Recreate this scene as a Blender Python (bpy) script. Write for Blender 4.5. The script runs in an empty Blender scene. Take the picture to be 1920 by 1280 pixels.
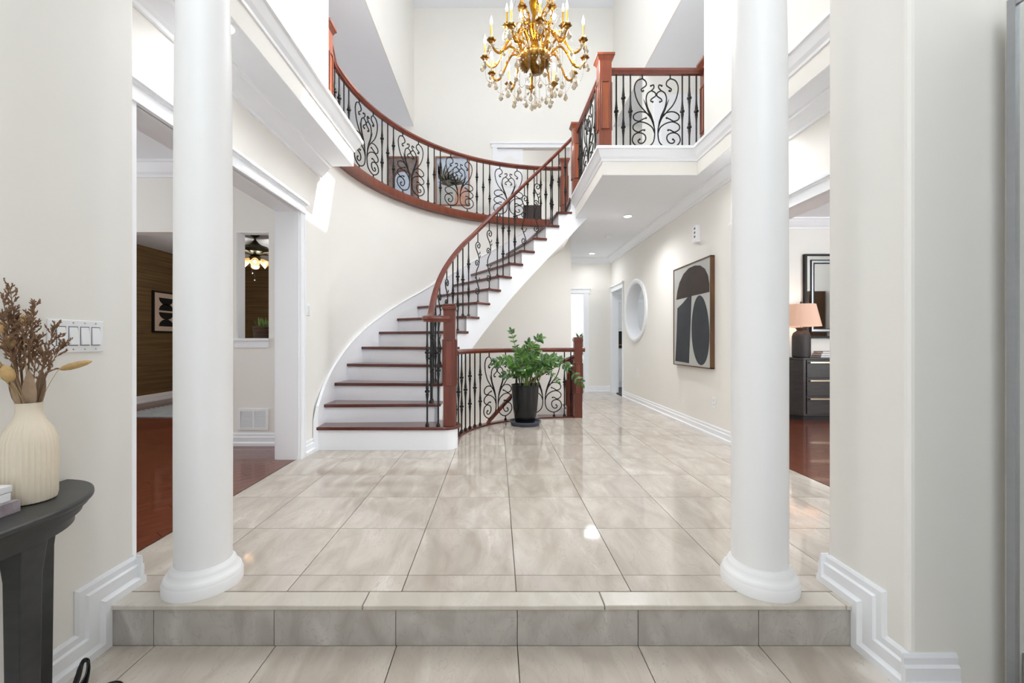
import bpy, math, random
from math import sin, cos, pi, radians, sqrt, atan2
from mathutils import Vector

random.seed(7)
SC = bpy.context.scene
COL = SC.collection

# ------------------------------------------------------------------ camera, world, sun, exposure
CAM_H = 1.10
FPX = 800.0
cd = bpy.data.cameras.new('camera'); cam = bpy.data.objects.new('camera', cd); COL.objects.link(cam)
cam.location = (0, 0, CAM_H); cam.rotation_euler = (pi / 2, 0, 0)
cd.sensor_width = 36.0; cd.lens = FPX / 1920 * 36.0
cd.shift_x = 28 / 1920; cd.shift_y = 1 / 1920; cd.clip_start = 0.02
SC.camera = cam

w = bpy.data.worlds.new('world'); SC.world = w; w.use_nodes = True
w.node_tree.nodes['Background'].inputs['Color'].default_value = (0.86, 0.93, 1.0, 1)
w.node_tree.nodes['Background'].inputs['Strength'].default_value = 1.6

def light(name, kind, loc, energy, color=(1, 1, 1), rot=None, size=None, sizey=None, aim=None, spot=None):
    d = bpy.data.lights.new(name, kind); d.energy = energy; d.color = color
    o = bpy.data.objects.new(name, d); COL.objects.link(o); o.location = loc
    if aim is not None: o.rotation_euler = Vector(aim).to_track_quat('-Z', 'Y').to_euler()
    if kind == 'AREA':
        d.shape = 'RECTANGLE'; d.size = size; d.size_y = sizey or size
    if kind == 'POINT' or kind == 'SPOT': d.shadow_soft_size = size or 0.05
    if kind == 'SPOT': d.spot_size = spot or 2.2; d.spot_blend = 1.0
    return o

sun = light('sun', 'SUN', (3, 8, 14), 14.0, (1.0, 0.96, 0.9), aim=(-0.61, -0.335, -1.0)); sun.data.angle = 0.009
DAY = (0.90, 0.96, 1.0)
WARM = (1.0, 0.93, 0.83)
# skylight and back room daylight; the other area lights are added as fill
light('front_window_fill', 'AREA', (0.0, -1.50, 5.0), 24, DAY, size=2.6, sizey=3.2, aim=(0.03, 1, -0.5)).data.spread = 2.0  # added fill from an unseen window behind the camera
light('front_door_fill', 'AREA', (0.0, -1.50, 1.1), 2.5, DAY, size=1.6, sizey=2.1, aim=(0, 1, 0))  # added weak fill at door height behind the camera
light('skylight_daylight', 'AREA', (1.15, 5.9, 8.45), 38, DAY, size=1.3, sizey=1.5, aim=(0, 0, -1))
light('left_room_fill', 'AREA', (-6.2, 3.0, 1.6), 40, DAY, size=1.6, sizey=1.8, aim=(1, 0, 0))  # added fill for the left room, which has no modelled window
light('right_room_fill', 'AREA', (6.5, 2.6, 1.7), 110, DAY, size=1.1, sizey=1.8, aim=(-1, 0.35, 0))  # added fill, placed where the wall mirror does not catch it
light('kitchen_fill', 'AREA', (5.6, 8.6, 1.8), 26, DAY, size=1.8, sizey=1.6, aim=(-1, 0.25, 0))  # added fill that also spills into the hall
light('back_room_daylight', 'AREA', (0.3, 11.0, 1.7), 20, DAY, size=1.4, sizey=1.8, aim=(1, 0.1, 0))
light('upper_room_fill', 'AREA', (-0.55, 11.0, 4.7), 30, DAY, size=1.4, sizey=1.6, aim=(1, 0, 0))  # added fill, kept to the side out of view
light('basement_fill', 'POINT', (0.2, 6.9, -0.7), 8, WARM, size=0.1)  # added fill for the stairwell, without a fixture

SC.view_settings.view_transform = 'Standard'; SC.view_settings.look = 'None'
SC.view_settings.gamma = 1.0; SC.view_settings.use_curve_mapping = False
SC.view_settings.exposure = 0.40
try:
    SC.cycles.max_bounces = 12; SC.cycles.diffuse_bounces = 7; SC.cycles.glossy_bounces = 5
    SC.cycles.transmission_bounces = 8; SC.cycles.caustics_reflective = False; SC.cycles.caustics_refractive = False
except Exception: pass

# ------------------------------------------------------------------ materials
MATS = {}
def srgb(r, g, b):
    f = lambda c: ((c / 255 + 0.055) / 1.055) ** 2.4 if c > 10 else c / 255 / 12.92
    return (f(r), f(g), f(b), 1)
def mat(name, col, rough=0.5, metal=0.0, var=0.0, scale=(3, 3, 3), bump=0.0, bscale=60, col2=None, detail=4.0,
        emit=0.0, trans=0.0, spec=None, coat=0.0, ecol=None, alpha=None, obj_coord=False, rand=0.0):
    m = bpy.data.materials.new(name); m.use_nodes = True; MATS[name] = m
    nt = m.node_tree; N = nt.nodes; L = nt.links; b = N['Principled BSDF']
    c = srgb(*col)
    b.inputs['Base Color'].default_value = c
    b.inputs['Roughness'].default_value = rough; b.inputs['Metallic'].default_value = metal
    if spec is not None: b.inputs['Specular IOR Level'].default_value = spec
    if coat: b.inputs['Coat Weight'].default_value = coat; b.inputs['Coat Roughness'].default_value = 0.06
    if trans: b.inputs['Transmission Weight'].default_value = trans; b.inputs['IOR'].default_value = 1.5
    if emit:
        b.inputs['Emission Color'].default_value = srgb(*(ecol or col)); b.inputs['Emission Strength'].default_value = emit
    if alpha is not None: b.inputs['Alpha'].default_value = alpha
    if var or bump or col2:
        if obj_coord:
            tc = N.new('ShaderNodeTexCoord'); src = tc.outputs['Object']
        else:
            ge = N.new('ShaderNodeNewGeometry'); src = ge.outputs['Position']
        if rand:
            oi = N.new('ShaderNodeObjectInfo'); mul = N.new('ShaderNodeMath'); mul.operation = 'MULTIPLY'
            mul.inputs[1].default_value = rand; L.new(oi.outputs['Random'], mul.inputs[0])
            va = N.new('ShaderNodeVectorMath'); va.operation = 'ADD'; L.new(src, va.inputs[0]); L.new(mul.outputs[0], va.inputs[1]); src = va.outputs[0]
        if var or col2:
            mp = N.new('ShaderNodeMapping'); mp.inputs['Scale'].default_value = scale; L.new(src, mp.inputs['Vector'])
            no = N.new('ShaderNodeTexNoise'); no.inputs['Scale'].default_value = 1.0; no.inputs['Detail'].default_value = detail
            no.inputs['Roughness'].default_value = 0.6; L.new(mp.outputs[0], no.inputs['Vector'])
            cr = N.new('ShaderNodeValToRGB'); cr.color_ramp.elements[0].position = 0.32; cr.color_ramp.elements[1].position = 0.68
            c2 = srgb(*col2) if col2 else tuple(min(1, x * (1 - var)) for x in c[:3]) + (1,)
            cr.color_ramp.elements[0].color = c2; cr.color_ramp.elements[1].color = c
            L.new(no.outputs['Fac'], cr.inputs['Fac']); L.new(cr.outputs['Color'], b.inputs['Base Color'])
        if bump:
            nb = N.new('ShaderNodeTexNoise'); nb.inputs['Scale'].default_value = bscale; nb.inputs['Detail'].default_value = 3
            L.new(src, nb.inputs['Vector'])
            bp = N.new('ShaderNodeBump'); bp.inputs['Strength'].default_value = bump; bp.inputs['Distance'].default_value = 0.002
            L.new(nb.outputs['Fac'], bp.inputs['Height']); L.new(bp.outputs['Normal'], b.inputs['Normal'])
    return m

mat('wall_paint', (240, 238, 233), 0.65, var=0.015, scale=(1.5, 1.5, 1.5), bump=0.05, bscale=180, spec=0.3)
mat('ceiling_paint', (240, 243, 248), 0.8, var=0.01, bump=0.04, bscale=150, spec=0.2)
mat('white_trim', (242, 244, 248), 0.38, var=0.01, bump=0.02, bscale=40)
mat('column_paint', (240, 240, 241), 0.42, var=0.012, bump=0.03, bscale=40)
mat('grout', (128, 116, 104), 0.8, var=0.1, scale=(20, 20, 20))
mat('cherry_wood', (116, 52, 33), 0.3, col2=(92, 37, 24), scale=(14, 14, 3), coat=0.35, bump=0.03, bscale=90)
mat('tread_wood', (98, 44, 32), 0.25, col2=(76, 31, 24), scale=(2.5, 22, 22), coat=0.4, bump=0.03, bscale=90)
mat('orange_wood', (126, 60, 33), 0.32, col2=(100, 44, 24), scale=(18, 18, 2.5), coat=0.3, bump=0.03, bscale=90)
mat('orange_panel', (152, 78, 40), 0.3, col2=(128, 62, 32), scale=(18, 18, 2.5), coat=0.3)
mat('cherry_panel', (134, 66, 48), 0.3, col2=(112, 50, 36), scale=(14, 14, 3), coat=0.3)
mat('black_iron', (20, 20, 21), 0.42, 0.3, var=0.2, scale=(40, 40, 40), bump=0.08, bscale=120)
mat('dark_cabinet', (58, 52, 50), 0.42, col2=(44, 39, 38), scale=(6, 6, 30), bump=0.05)
mat('charcoal_table', (54, 55, 55), 0.38, col2=(44, 45, 45), scale=(4, 20, 30), bump=0.04)
mat('hardwood', (118, 60, 38), 0.22, col2=(90, 42, 25), scale=(14, 14, 4), coat=0.3, rand=40.0)
mat('grasscloth', (118, 92, 56), 0.75, col2=(84, 63, 36), scale=(0.9, 0.9, 26), detail=6, bump=0.3, bscale=140)
mat('gold', (196, 140, 42), 0.24, 1.0, col2=(150, 98, 24), scale=(30, 30, 30), bump=0.1, bscale=60)
mat('antique_gold', (150, 108, 48), 0.3, 1.0, col2=(84, 58, 24), scale=(30, 30, 30), bump=0.15, bscale=50)
mat('candle_gold', (206, 160, 62), 0.35, 0.8, var=0.1)
mat('bulb', (255, 244, 220), 0.3, emit=5.0, ecol=(255, 240, 212), var=0.01)
mat('crystal', (214, 200, 176), 0.04, trans=0.6, spec=0.9, var=0.08, scale=(30, 30, 30))
mat('pot_black', (17, 17, 19), 0.26, var=0.2, scale=(6, 6, 6))
mat('saucer_grey', (78, 86, 98), 0.45, var=0.08)
mat('soil', (52, 38, 28), 0.95, var=0.4, scale=(60, 60, 60), bump=0.6)
mat('leaf_green', (96, 142, 48), 0.25, col2=(26, 72, 34), scale=(5, 5, 5), coat=0.3, spec=0.6, rand=30.0)
mat('stem_green', (104, 128, 62), 0.45, var=0.2, scale=(20, 20, 20))
mat('vase_ceramic', (226, 214, 194), 0.7, var=0.05, scale=(8, 8, 8), bump=0.1, bscale=200)
mat('dried_brown', (136, 104, 78), 0.85, var=0.35, scale=(40, 40, 40))
mat('dried_tan', (198, 164, 112), 0.9, var=0.2, scale=(60, 60, 60), bump=0.8, bscale=300)
mat('dried_leaf', (166, 142, 118), 0.9, var=0.2, scale=(30, 30, 30))
mat('switch_plastic', (243, 244, 247), 0.35, var=0.01)
mat('aluminium', (176, 178, 182), 0.3, 0.9, var=0.05, scale=(2, 2, 60))
mat('mirror', (225, 228, 226), 0.03, 1.0, var=0.01)
mat('black_plastic', (14, 14, 15), 0.35, var=0.1)
mat('fan_bronze', (62, 62, 44), 0.4, 0.5, var=0.2, scale=(20, 20, 20))
mat('fan_blade', (84, 48, 30), 0.4, var=0.2, scale=(4, 30, 4))
mat('shade_glass', (196, 150, 100), 0.3, trans=0.4, emit=0.5, ecol=(255, 190, 120), var=0.1)
mat('lamp_shade', (206, 178, 162), 0.85, emit=0.22, ecol=(255, 190, 150), var=0.05, scale=(60, 60, 60))
mat('lamp_base', (62, 57, 56), 0.6, var=0.25, scale=(12, 12, 12), bump=0.3)
mat('brass_pull', (214, 198, 172), 0.3, 0.9, var=0.05)
mat('canvas_grey', (186, 187, 183), 0.8, var=0.06, scale=(5, 5, 5), bump=0.1, bscale=250)
mat('paint_umber', (60, 46, 38), 0.75, col2=(46, 37, 32), scale=(3, 3, 3))
mat('paint_slate', (58, 62, 68), 0.75, col2=(46, 49, 55), scale=(3, 3, 3))
mat('walnut_edge', (104, 72, 46), 0.5, var=0.35, scale=(20, 20, 4))
mat('paper_tan', (200, 178, 160), 0.8, var=0.03)
mat('ink_black', (16, 16, 17), 0.6, var=0.1)
mat('rug_blue', (150, 164, 180), 0.95, col2=(190, 194, 194), scale=(5, 18, 5), bump=0.6, bscale=200)
mat('rug_dark', (60, 56, 54), 0.95, var=0.2)
mat('basket', (92, 70, 52), 0.85, col2=(60, 44, 32), scale=(10, 10, 60), bump=0.8, bscale=90)
mat('grass_green', (120, 146, 70), 0.5, col2=(88, 120, 52), scale=(20, 20, 6))
mat('cabinet_white', (240, 240, 240), 0.35, var=0.01)
mat('oven_black', (12, 12, 13), 0.15, var=0.1)
mat('book_grey', (120, 108, 112), 0.5, col2=(170, 160, 164), scale=(16, 16, 16))
mat('box_white', (226, 228, 230), 0.4, var=0.02)
mat('print_stone', (150, 136, 130), 0.7, col2=(110, 96, 92), scale=(12, 12, 12))
mat('print_sky', (170, 186, 208), 0.7, col2=(206, 212, 222), scale=(6, 6, 6))
mat('print_green', (92, 96, 66), 0.7, col2=(60, 68, 60), scale=(20, 20, 20))
mat('print_pink', (190, 140, 118), 0.7, col2=(206, 168, 150), scale=(8, 8, 8))
mat('print_brown', (112, 84, 70), 0.7, col2=(90, 66, 56), scale=(16, 16, 16))
mat('print_frame', (150, 104, 84), 0.5, var=0.1)
mat('glass', (240, 246, 248), 0.02, trans=1.0, var=0.005)
mat('lamp_lens', (255, 252, 246), 0.4, emit=6.0, var=0.005)
mat('dark_brown_leather', (62, 44, 38), 0.5, col2=(48, 34, 30), scale=(8, 8, 8))

def tile_material(name, base, dark, light_, rough):
    m = bpy.data.materials.new(name); m.use_nodes = True; MATS[name] = m
    nt = m.node_tree; N = nt.nodes; L = nt.links; b = N['Principled BSDF']
    ge = N.new('ShaderNodeNewGeometry'); oi = N.new('ShaderNodeObjectInfo')
    mul = N.new('ShaderNodeMath'); mul.operation = 'MULTIPLY'; mul.inputs[1].default_value = 37.0
    L.new(oi.outputs['Random'], mul.inputs[0])
    va = N.new('ShaderNodeVectorMath'); va.operation = 'ADD'
    L.new(ge.outputs['Position'], va.inputs[0]); L.new(mul.outputs[0], va.inputs[1])
    mp = N.new('ShaderNodeMapping'); mp.inputs['Scale'].default_value = (6.0, 2.0, 3.0); mp.inputs['Rotation'].default_value = (0, 0, radians(20))
    L.new(va.outputs[0], mp.inputs['Vector'])
    n1 = N.new('ShaderNodeTexNoise'); n1.inputs['Scale'].default_value = 1.0; n1.inputs['Detail'].default_value = 6; n1.inputs['Distortion'].default_value = 1.2
    L.new(mp.outputs[0], n1.inputs['Vector'])
    r1 = N.new('ShaderNodeValToRGB'); e = r1.color_ramp.elements
    e[0].position = 0.3; e[0].color = srgb(*dark); e[1].position = 0.62; e[1].color = srgb(*base)
    x = r1.color_ramp.elements.new(0.75); x.color = srgb(*light_)
    L.new(n1.outputs['Fac'], r1.inputs['Fac'])
    n2 = N.new('ShaderNodeTexNoise'); n2.inputs['Scale'].default_value = 1.6; n2.inputs['Detail'].default_value = 5; n2.inputs['Distortion'].default_value = 2.5
    L.new(mp.outputs[0], n2.inputs['Vector'])
    r2 = N.new('ShaderNodeValToRGB'); r2.color_ramp.elements[0].position = 0.485; r2.color_ramp.elements[0].color = (0, 0, 0, 1)
    r2.color_ramp.elements[1].position = 0.515; r2.color_ramp.elements[1].color = (0, 0, 0, 1)
    k = r2.color_ramp.elements.new(0.5); k.color = (0.7, 0.7, 0.7, 1)
    L.new(n2.outputs['Fac'], r2.inputs['Fac'])
    mx = N.new('ShaderNodeMixRGB'); mx.inputs['Color2'].default_value = srgb(*dark)
    L.new(r2.outputs['Color'], mx.inputs['Fac']); L.new(r1.outputs['Color'], mx.inputs['Color1'])
    L.new(mx.outputs['Color'], b.inputs['Base Color'])
    b.inputs['Roughness'].default_value = rough; b.inputs['Specular IOR Level'].default_value = 0.6
    return m
tile_material('floor_tile', (202, 193, 182), (180, 169, 157), (217, 210, 201), 0.06)
tile_material('riser_tile', (184, 179, 173), (160, 154, 147), (198, 194, 188), 0.25)
tile_material('coping_stone', (206, 199, 188), (190, 182, 170), (216, 210, 201), 0.3)

def plank_floor_material():
    m = bpy.data.materials.new('plank_floor'); m.use_nodes = True; MATS['plank_floor'] = m
    nt = m.node_tree; N = nt.nodes; L = nt.links; b = N['Principled BSDF']
    ge = N.new('ShaderNodeNewGeometry'); mp = N.new('ShaderNodeMapping'); mp.inputs['Rotation'].default_value = (0, 0, radians(-45))
    L.new(ge.outputs['Position'], mp.inputs['Vector'])
    br = N.new('ShaderNodeTexBrick'); br.inputs['Color1'].default_value = srgb(118, 60, 38); br.inputs['Color2'].default_value = srgb(96, 45, 27)
    br.inputs['Mortar'].default_value = srgb(70, 28, 16); br.inputs['Scale'].default_value = 1.0
    br.inputs['Brick Width'].default_value = 1.2; br.inputs['Row Height'].default_value = 0.09; br.inputs['Mortar Size'].default_value = 0.002
    L.new(mp.outputs[0], br.inputs['Vector']); L.new(br.outputs['Color'], b.inputs['Base Color'])
    b.inputs['Roughness'].default_value = 0.22
plank_floor_material()

# ------------------------------------------------------------------ mesh building helpers
def rotv(v, a):
    return (v[0] * cos(a) - v[1] * sin(a), v[0] * sin(a) + v[1] * cos(a), v[2])

class MB:
    def __init__(s): s.v = []; s.f = []
    def add(s, vs, fs):
        n = len(s.v); s.v += [tuple(p) for p in vs]; s.f += [tuple(i + n for i in f) for f in fs]; return s
    def box(s, x0, x1, y0, y1, z0, z1):
        vs = [(x0, y0, z0), (x1, y0, z0), (x1, y1, z0), (x0, y1, z0), (x0, y0, z1), (x1, y0, z1), (x1, y1, z1), (x0, y1, z1)]
        return s.add(vs, [(3, 2, 1, 0), (4, 5, 6, 7), (0, 1, 5, 4), (1, 2, 6, 5), (2, 3, 7, 6), (3, 0, 4, 7)])
    def prism(s, poly, z0, z1, axis='z'):
        n = len(poly)
        A = sum(poly[i][0] * poly[(i + 1) % n][1] - poly[(i + 1) % n][0] * poly[i][1] for i in range(n))
        if A < 0: poly = poly[::-1]
        if axis == 'z': f = lambda p, h: (p[0], p[1], h)
        elif axis == 'x': f = lambda p, h: (h, p[0], p[1])
        else: f = lambda p, h: (p[0], h, p[1])
        vs = [f(p, z0) for p in poly] + [f(p, z1) for p in poly]
        fs = [tuple(range(n - 1, -1, -1)), tuple(range(n, 2 * n))] + [(i, (i + 1) % n, n + (i + 1) % n, n + i) for i in range(n)]
        if axis == 'y': fs = [f_[::-1] for f_ in fs]
        return s.add(vs, fs)
    def lathe(s, prof, n=24, c=(0, 0, 0), flute=0, famp=0.0, cap=True, a0=0.0):
        m = len(prof); vs = []
        for (r, z) in prof:
            for i in range(n):
                a = 2 * pi * i / n + a0
                rr = r * (1 + famp * cos(flute * a)) if flute else r
                vs.append((c[0] + rr * cos(a), c[1] + rr * sin(a), c[2] + z))
        fs = [(j * n + i, j * n + (i + 1) % n, (j + 1) * n + (i + 1) % n, (j + 1) * n + i) for j in range(m - 1) for i in range(n)]
        if cap:
            fs.append(tuple(range(n - 1, -1, -1))); fs.append(tuple((m - 1) * n + i for i in range(n)))
        return s.add(vs, fs)
    def tube(s, pts, r, n=6, cap=True):
        P = [Vector(p) for p in pts]; m = len(P); R = r if isinstance(r, (list, tuple)) else [r] * m
        vs = []; up = None
        for i in range(m):
            t = (P[min(i + 1, m - 1)] - P[max(i - 1, 0)])
            if t.length < 1e-9: t = Vector((0, 0, 1))
            t.normalize()
            if up is None:
                up = Vector((0, 0, 1)) if abs(t.z) < 0.9 else Vector((1, 0, 0))
            u = up - t * up.dot(t)
            if u.length < 1e-6: u = t.orthogonal()
            u.normalize(); b = t.cross(u); up = u
            for k in range(n):
                a = 2 * pi * k / n
                vs.append(P[i] + (u * cos(a) + b * sin(a)) * R[i])
        fs = [(j * n + k, j * n + (k + 1) % n, (j + 1) * n + (k + 1) % n, (j + 1) * n + k) for j in range(m - 1) for k in range(n)]
        if cap: fs.append(tuple(range(n - 1, -1, -1))); fs.append(tuple((m - 1) * n + k for k in range(n)))
        return s.add(vs, fs)
    def ball(s, c, r, n=8, m=6, sz=1.0):
        return s.lathe([(max(1e-4, r * sin(pi * j / m)), -r * sz * cos(pi * j / m)) for j in range(m + 1)], n, c)
    def sweep(s, path, prof, mapping, closed=False):
        """path: 2-D points; prof: (offset along the left normal, distance along the third axis); mapping(p, q, h) -> xyz"""
        m = len(path); k = len(prof); vs = []
        for i in range(m):
            p = Vector(path[i])
            a = Vector(path[i - 1]) if (i > 0 or closed) else None
            b = Vector(path[(i + 1) % m]) if (i < m - 1 or closed) else None
            d1 = (p - a).normalized() if a is not None else (b - p).normalized()
            d2 = (b - p).normalized() if b is not None else d1
            n1 = Vector((-d1.y, d1.x)); n2 = Vector((-d2.y, d2.x)); nn = n1 + n2
            nn = nn / max(0.2, (1 + n1.dot(n2)))
            for (o, h) in prof:
                q = p + nn * o; vs.append(mapping(q.x, q.y, h, i))
        fs = []
        for i in range(m if closed else m - 1):
            for j in range(k):
                fs.append((i * k + j, ((i + 1) % m) * k + j, ((i + 1) % m) * k + (j + 1) % k, i * k + (j + 1) % k))
        if not closed: fs.append(tuple(range(k))); fs.append(tuple((m - 1) * k + j for j in range(k - 1, -1, -1)))
        return s.add(vs, fs)
    def build(s, name, material, parent=None, smooth=False, loc=None, fix=True):
        me = bpy.data.meshes.new(name)
        if loc is not None: s.v = [(a - loc[0], b - loc[1], c - loc[2]) for a, b, c in s.v]
        me.from_pydata(s.v, [], s.f)
        if fix:
            import bmesh
            bm = bmesh.new(); bm.from_mesh(me); bmesh.ops.recalc_face_normals(bm, faces=bm.faces); bm.to_mesh(me); bm.free()
        me.materials.append(MATS[material])
        if smooth:
            me.polygons.foreach_set('use_smooth', [True] * len(me.polygons))
            try: me.set_sharp_from_angle(angle=radians(38))
            except Exception: pass
        me.update()
        o = bpy.data.objects.new(name, me); COL.objects.link(o)
        if loc is not None: o.location = loc
        if parent is not None:
            o.parent = parent
            o.matrix_parent_inverse = parent_world(parent).inverted()
        return o

from mathutils import Matrix
def parent_world(o):
    m = Matrix.Translation(o.location) @ o.rotation_euler.to_matrix().to_4x4()
    if o.parent is not None: m = parent_world(o.parent) @ o.matrix_parent_inverse @ m
    return m
def copy_of(src, parent, loc=(0, 0, 0), rot=(0, 0, 0), scale=(1, 1, 1)):
    o = src.copy(); COL.objects.link(o); o.parent = parent
    o.location = loc; o.rotation_euler = rot; o.scale = scale
    o.matrix_parent_inverse = parent_world(parent).inverted() if parent is not None else Matrix()
    return o
def tag(o, label, cat, group=None):
    o['label'] = label; o['category'] = cat
    if group: o['group'] = group
    return o
def struct(o, label=None):
    o['kind'] = 'structure'
    if label: o['label'] = label
    return o
def thing(name, label, cat, loc=(0, 0, 0), group=None):
    o = bpy.data.objects.new(name, None); COL.objects.link(o); o.location = loc; o.empty_display_size = 0.1
    return tag(o, label, cat, group)
def bevel(o, wd=0.004, seg=2):
    md = o.modifiers.new('bevel', 'BEVEL'); md.width = wd; md.segments = seg; md.limit_method = 'ANGLE'; md.angle_limit = radians(40)
    return o
def smoothline(P, k=5, closed=False):
    P = [Vector(p) for p in P]; out = []; n = len(P)
    for i in range(n - 1):
        p0 = P[max(i - 1, 0)]; p1 = P[i]; p2 = P[i + 1]; p3 = P[min(i + 2, n - 1)]
        for j in range(k):
            t = j / k
            out.append(0.5 * ((2 * p1) + (p2 - p0) * t + (2 * p0 - 5 * p1 + 4 * p2 - p3) * t * t + (3 * p1 - p0 - 3 * p2 + p3) * t ** 3))
    out.append(P[-1]); return out
def clip(poly, nx, ny, d):
    """keep the part of a convex polygon with nx*x + ny*y <= d"""
    out = []
    for i in range(len(poly)):
        a = poly[i]; b = poly[(i + 1) % len(poly)]
        da = nx * a[0] + ny * a[1] - d; db = nx * b[0] + ny * b[1] - d
        if da <= 0: out.append(a)
        if (da < 0 < db) or (db < 0 < da):
            t = da / (da - db); out.append((a[0] + (b[0] - a[0]) * t, a[1] + (b[1] - a[1]) * t))
    return out
def area(poly):
    n = len(poly)
    return abs(sum(poly[i][0] * poly[(i + 1) % n][1] - poly[(i + 1) % n][0] * poly[i][1] for i in range(n))) / 2
XY = lambda p, q, h, i: (p, q, h)

# ------------------------------------------------------------------ main dimensions (metres)
STEP_Y = 1.789; LOW = -0.172
XL, XR = -1.86, 2.51          # walls of the hall
XNL, XNR = -1.64, 1.51        # walls beside the camera
SOF, F2 = 2.95, 3.245         # ceiling under the upper floor, upper floor
CX, CY = 1.05, 4.70           # centre of the curved stair
RW, RRAIL = 2.91, 2.85
YB = 9.2                      # upper back wall
TOP = 8.3; CEIL2 = 5.75
def ARC(R, deg): return (CX - R * cos(radians(deg)), CY + R * sin(radians(deg)))

# ------------------------------------------------------------------ floors
floor = struct(MB().box(XL - 0.05, XR + 0.02, STEP_Y + 0.012, 4.66, -0.3, -0.012)
               .prism([(1.17, 4.66), (XR + 0.02, 4.66), (XR + 0.02, 9.4), (1.17, 9.4)], -0.16, -0.012)
               .prism([(1.17, 4.66)] + [ARC(1.56, a) for a in range(90, -2, -6)], -0.16, -0.012).build('floor', 'grout'), 'polished beige floor of the hall')
T = 0.506; gx0 = 0.085; gy0 = 2.0137; GAP = 0.002
disc = [ARC(1.575, a) for a in range(-20, 210, 6)]
def floor_tile(x0, x1, y0, y1, z, parent, sub=True):
    sq = [(x0 + GAP, y0 + GAP), (x1 - GAP, y0 + GAP), (x1 - GAP, y1 - GAP), (x0 + GAP, y1 - GAP)]
    pieces = []
    if not sub or y1 <= 4.66 or x0 >= 1.17: pieces.append(sq)
    else:
        pieces.append(clip(sq, 0, 1, 4.66))
        up = clip(sq, 0, -1, -4.66)
        if up:
            r = clip(up, -1, 0, -1.17)
            if len(r) > 2: pieces.append(r)
            l = clip(up, 1, 0, 1.17)
            for i in range(60):
                if len(l) < 3: break
                a = 2 * pi * i / 60; l = clip(l, cos(a), sin(a), CX * cos(a) + CY * sin(a) + 1.572)
            if len(l) > 2: pieces.append(l)
    pieces = [p for p in pieces if len(p) > 2 and area(p) > 0.0004]
    if not pieces: return
    mb = MB()
    for p in pieces: mb.prism(p, z - 0.012, z)
    mb.build('tile', 'floor_tile', parent)
ys = [1.884] + [gy0 + T * i for i in range(0, 16)]
xs = [gx0 + T * i for i in range(-5, 6)]
for j in range(len(ys) - 1):
    for i in range(len(xs) - 1):
        x0, x1 = max(xs[i], XL - 0.03), min(xs[i + 1], XR + 0.02); y0, y1 = ys[j], min(ys[j + 1], 9.4)
        if x1 - x0 < 0.02 or y1 - y0 < 0.02: continue
        if y0 > 7.6 and x1 < 1.3: continue
        floor_tile(x0, x1, y0, y1, 0.0, floor)
cop = [XL - 0.03, -0.563, 0.45, 1.46, XR]
for a, b in zip(cop[:-1], cop[1:]):
    bevel(MB().box(a + 0.0015, b - 0.0015, STEP_Y - 0.008, 1.882, -0.02, 0.0).build('coping', 'coping_stone', floor), 0.004)
rx = [-1.66, -1.44, -0.935, -0.425, 0.085, 0.591, 1.097, 1.53]
for a, b in zip(rx[:-1], rx[1:]):
    MB().box(a + 0.0015, b - 0.0015, STEP_Y, STEP_Y + 0.012, LOW, -0.0205).build('riser_tile', 'riser_tile', floor)
low_floor = struct(MB().box(-1.7, 2.6, -1.6, STEP_Y + 0.008, LOW - 0.1, LOW - 0.012).build('floor_entry', 'grout'), 'beige tiled floor of the entry below the step')
ly = [-1.6] + [STEP_Y - 0.35 - T * i for i in range(5, -1, -1)] + [STEP_Y]
for j in range(len(ly) - 1):
    for i in range(len(xs) - 1):
        x0, x1 = max(xs[i], -1.66), min(xs[i + 1], 2.5)
        if x1 - x0 > 0.02 and ly[j + 1] - ly[j] > 0.02: floor_tile(x0, x1, ly[j], ly[j + 1], LOW, low_floor, False)

def planks(parent, X0, X1, Y0, Y1, ang):
    ca, sa = cos(ang), sin(ang); wd, ln = 0.09, 1.15
    cs = [(x, y) for x in (X0, X1) for y in (Y0, Y1)]
    us = [x * ca + y * sa for x, y in cs]; vs = [-x * sa + y * ca for x, y in cs]
    v = min(vs); r = 0
    while v < max(vs):
        u = min(us) - ln * ((r * 0.37) % 1.0)
        while u < max(us):
            q = [(u + .0012, v + .0012), (u + ln - .0012, v + .0012), (u + ln - .0012, v + wd - .0012), (u + .0012, v + wd - .0012)]
            q = [(a * ca - b * sa, a * sa + b * ca) for a, b in q]
            for c_ in ((1, 0, X1), (-1, 0, -X0), (0, 1, Y1), (0, -1, -Y0)): q = clip(q, *c_) if len(q) > 2 else q
            if len(q) > 2 and area(q) > 0.002: MB().prism(q, -0.012, 0.0).build('plank', 'hardwood', parent)
            u += ln
        v += wd; r += 1
lf = struct(MB().box(-6.4, -1.88, 1.4, 4.6, -0.1, -0.0125).box(-6.4, -1.95, 4.6, 9.8, -0.1, 0.0).box(-6.4, -4.9, 1.4, 4.6, -0.0125, 0.0).box(-4.9, -1.88, 1.4, 2.0, -0.0125, 0.0)
            .build('floor_left_room', 'plank_floor'), 'red hardwood floor of the left room')
planks(lf, -4.9, -1.88, 2.0, 4.6, radians(52))
rf = struct(MB().box(2.54, 6.6, 1.95, 6.5, -0.1, -0.0125).box(5.0, 6.6, 1.95, 6.5, -0.0125, 0.0).box(2.54, 5.0, 1.95, 2.9, -0.0125, 0.0).build('floor_right_room', 'plank_floor'), 'red hardwood floor of the right room')
planks(rf, 2.54, 5.0, 2.9, 6.5, radians(135))
struct(MB().box(0.0, 6.2, 9.4, 12.6, -0.1, 0.0).box(2.6, 6.2, 6.5, 9.4, -0.1, 0.0).build('floor_back_rooms', 'dark_cabinet'))

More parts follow.
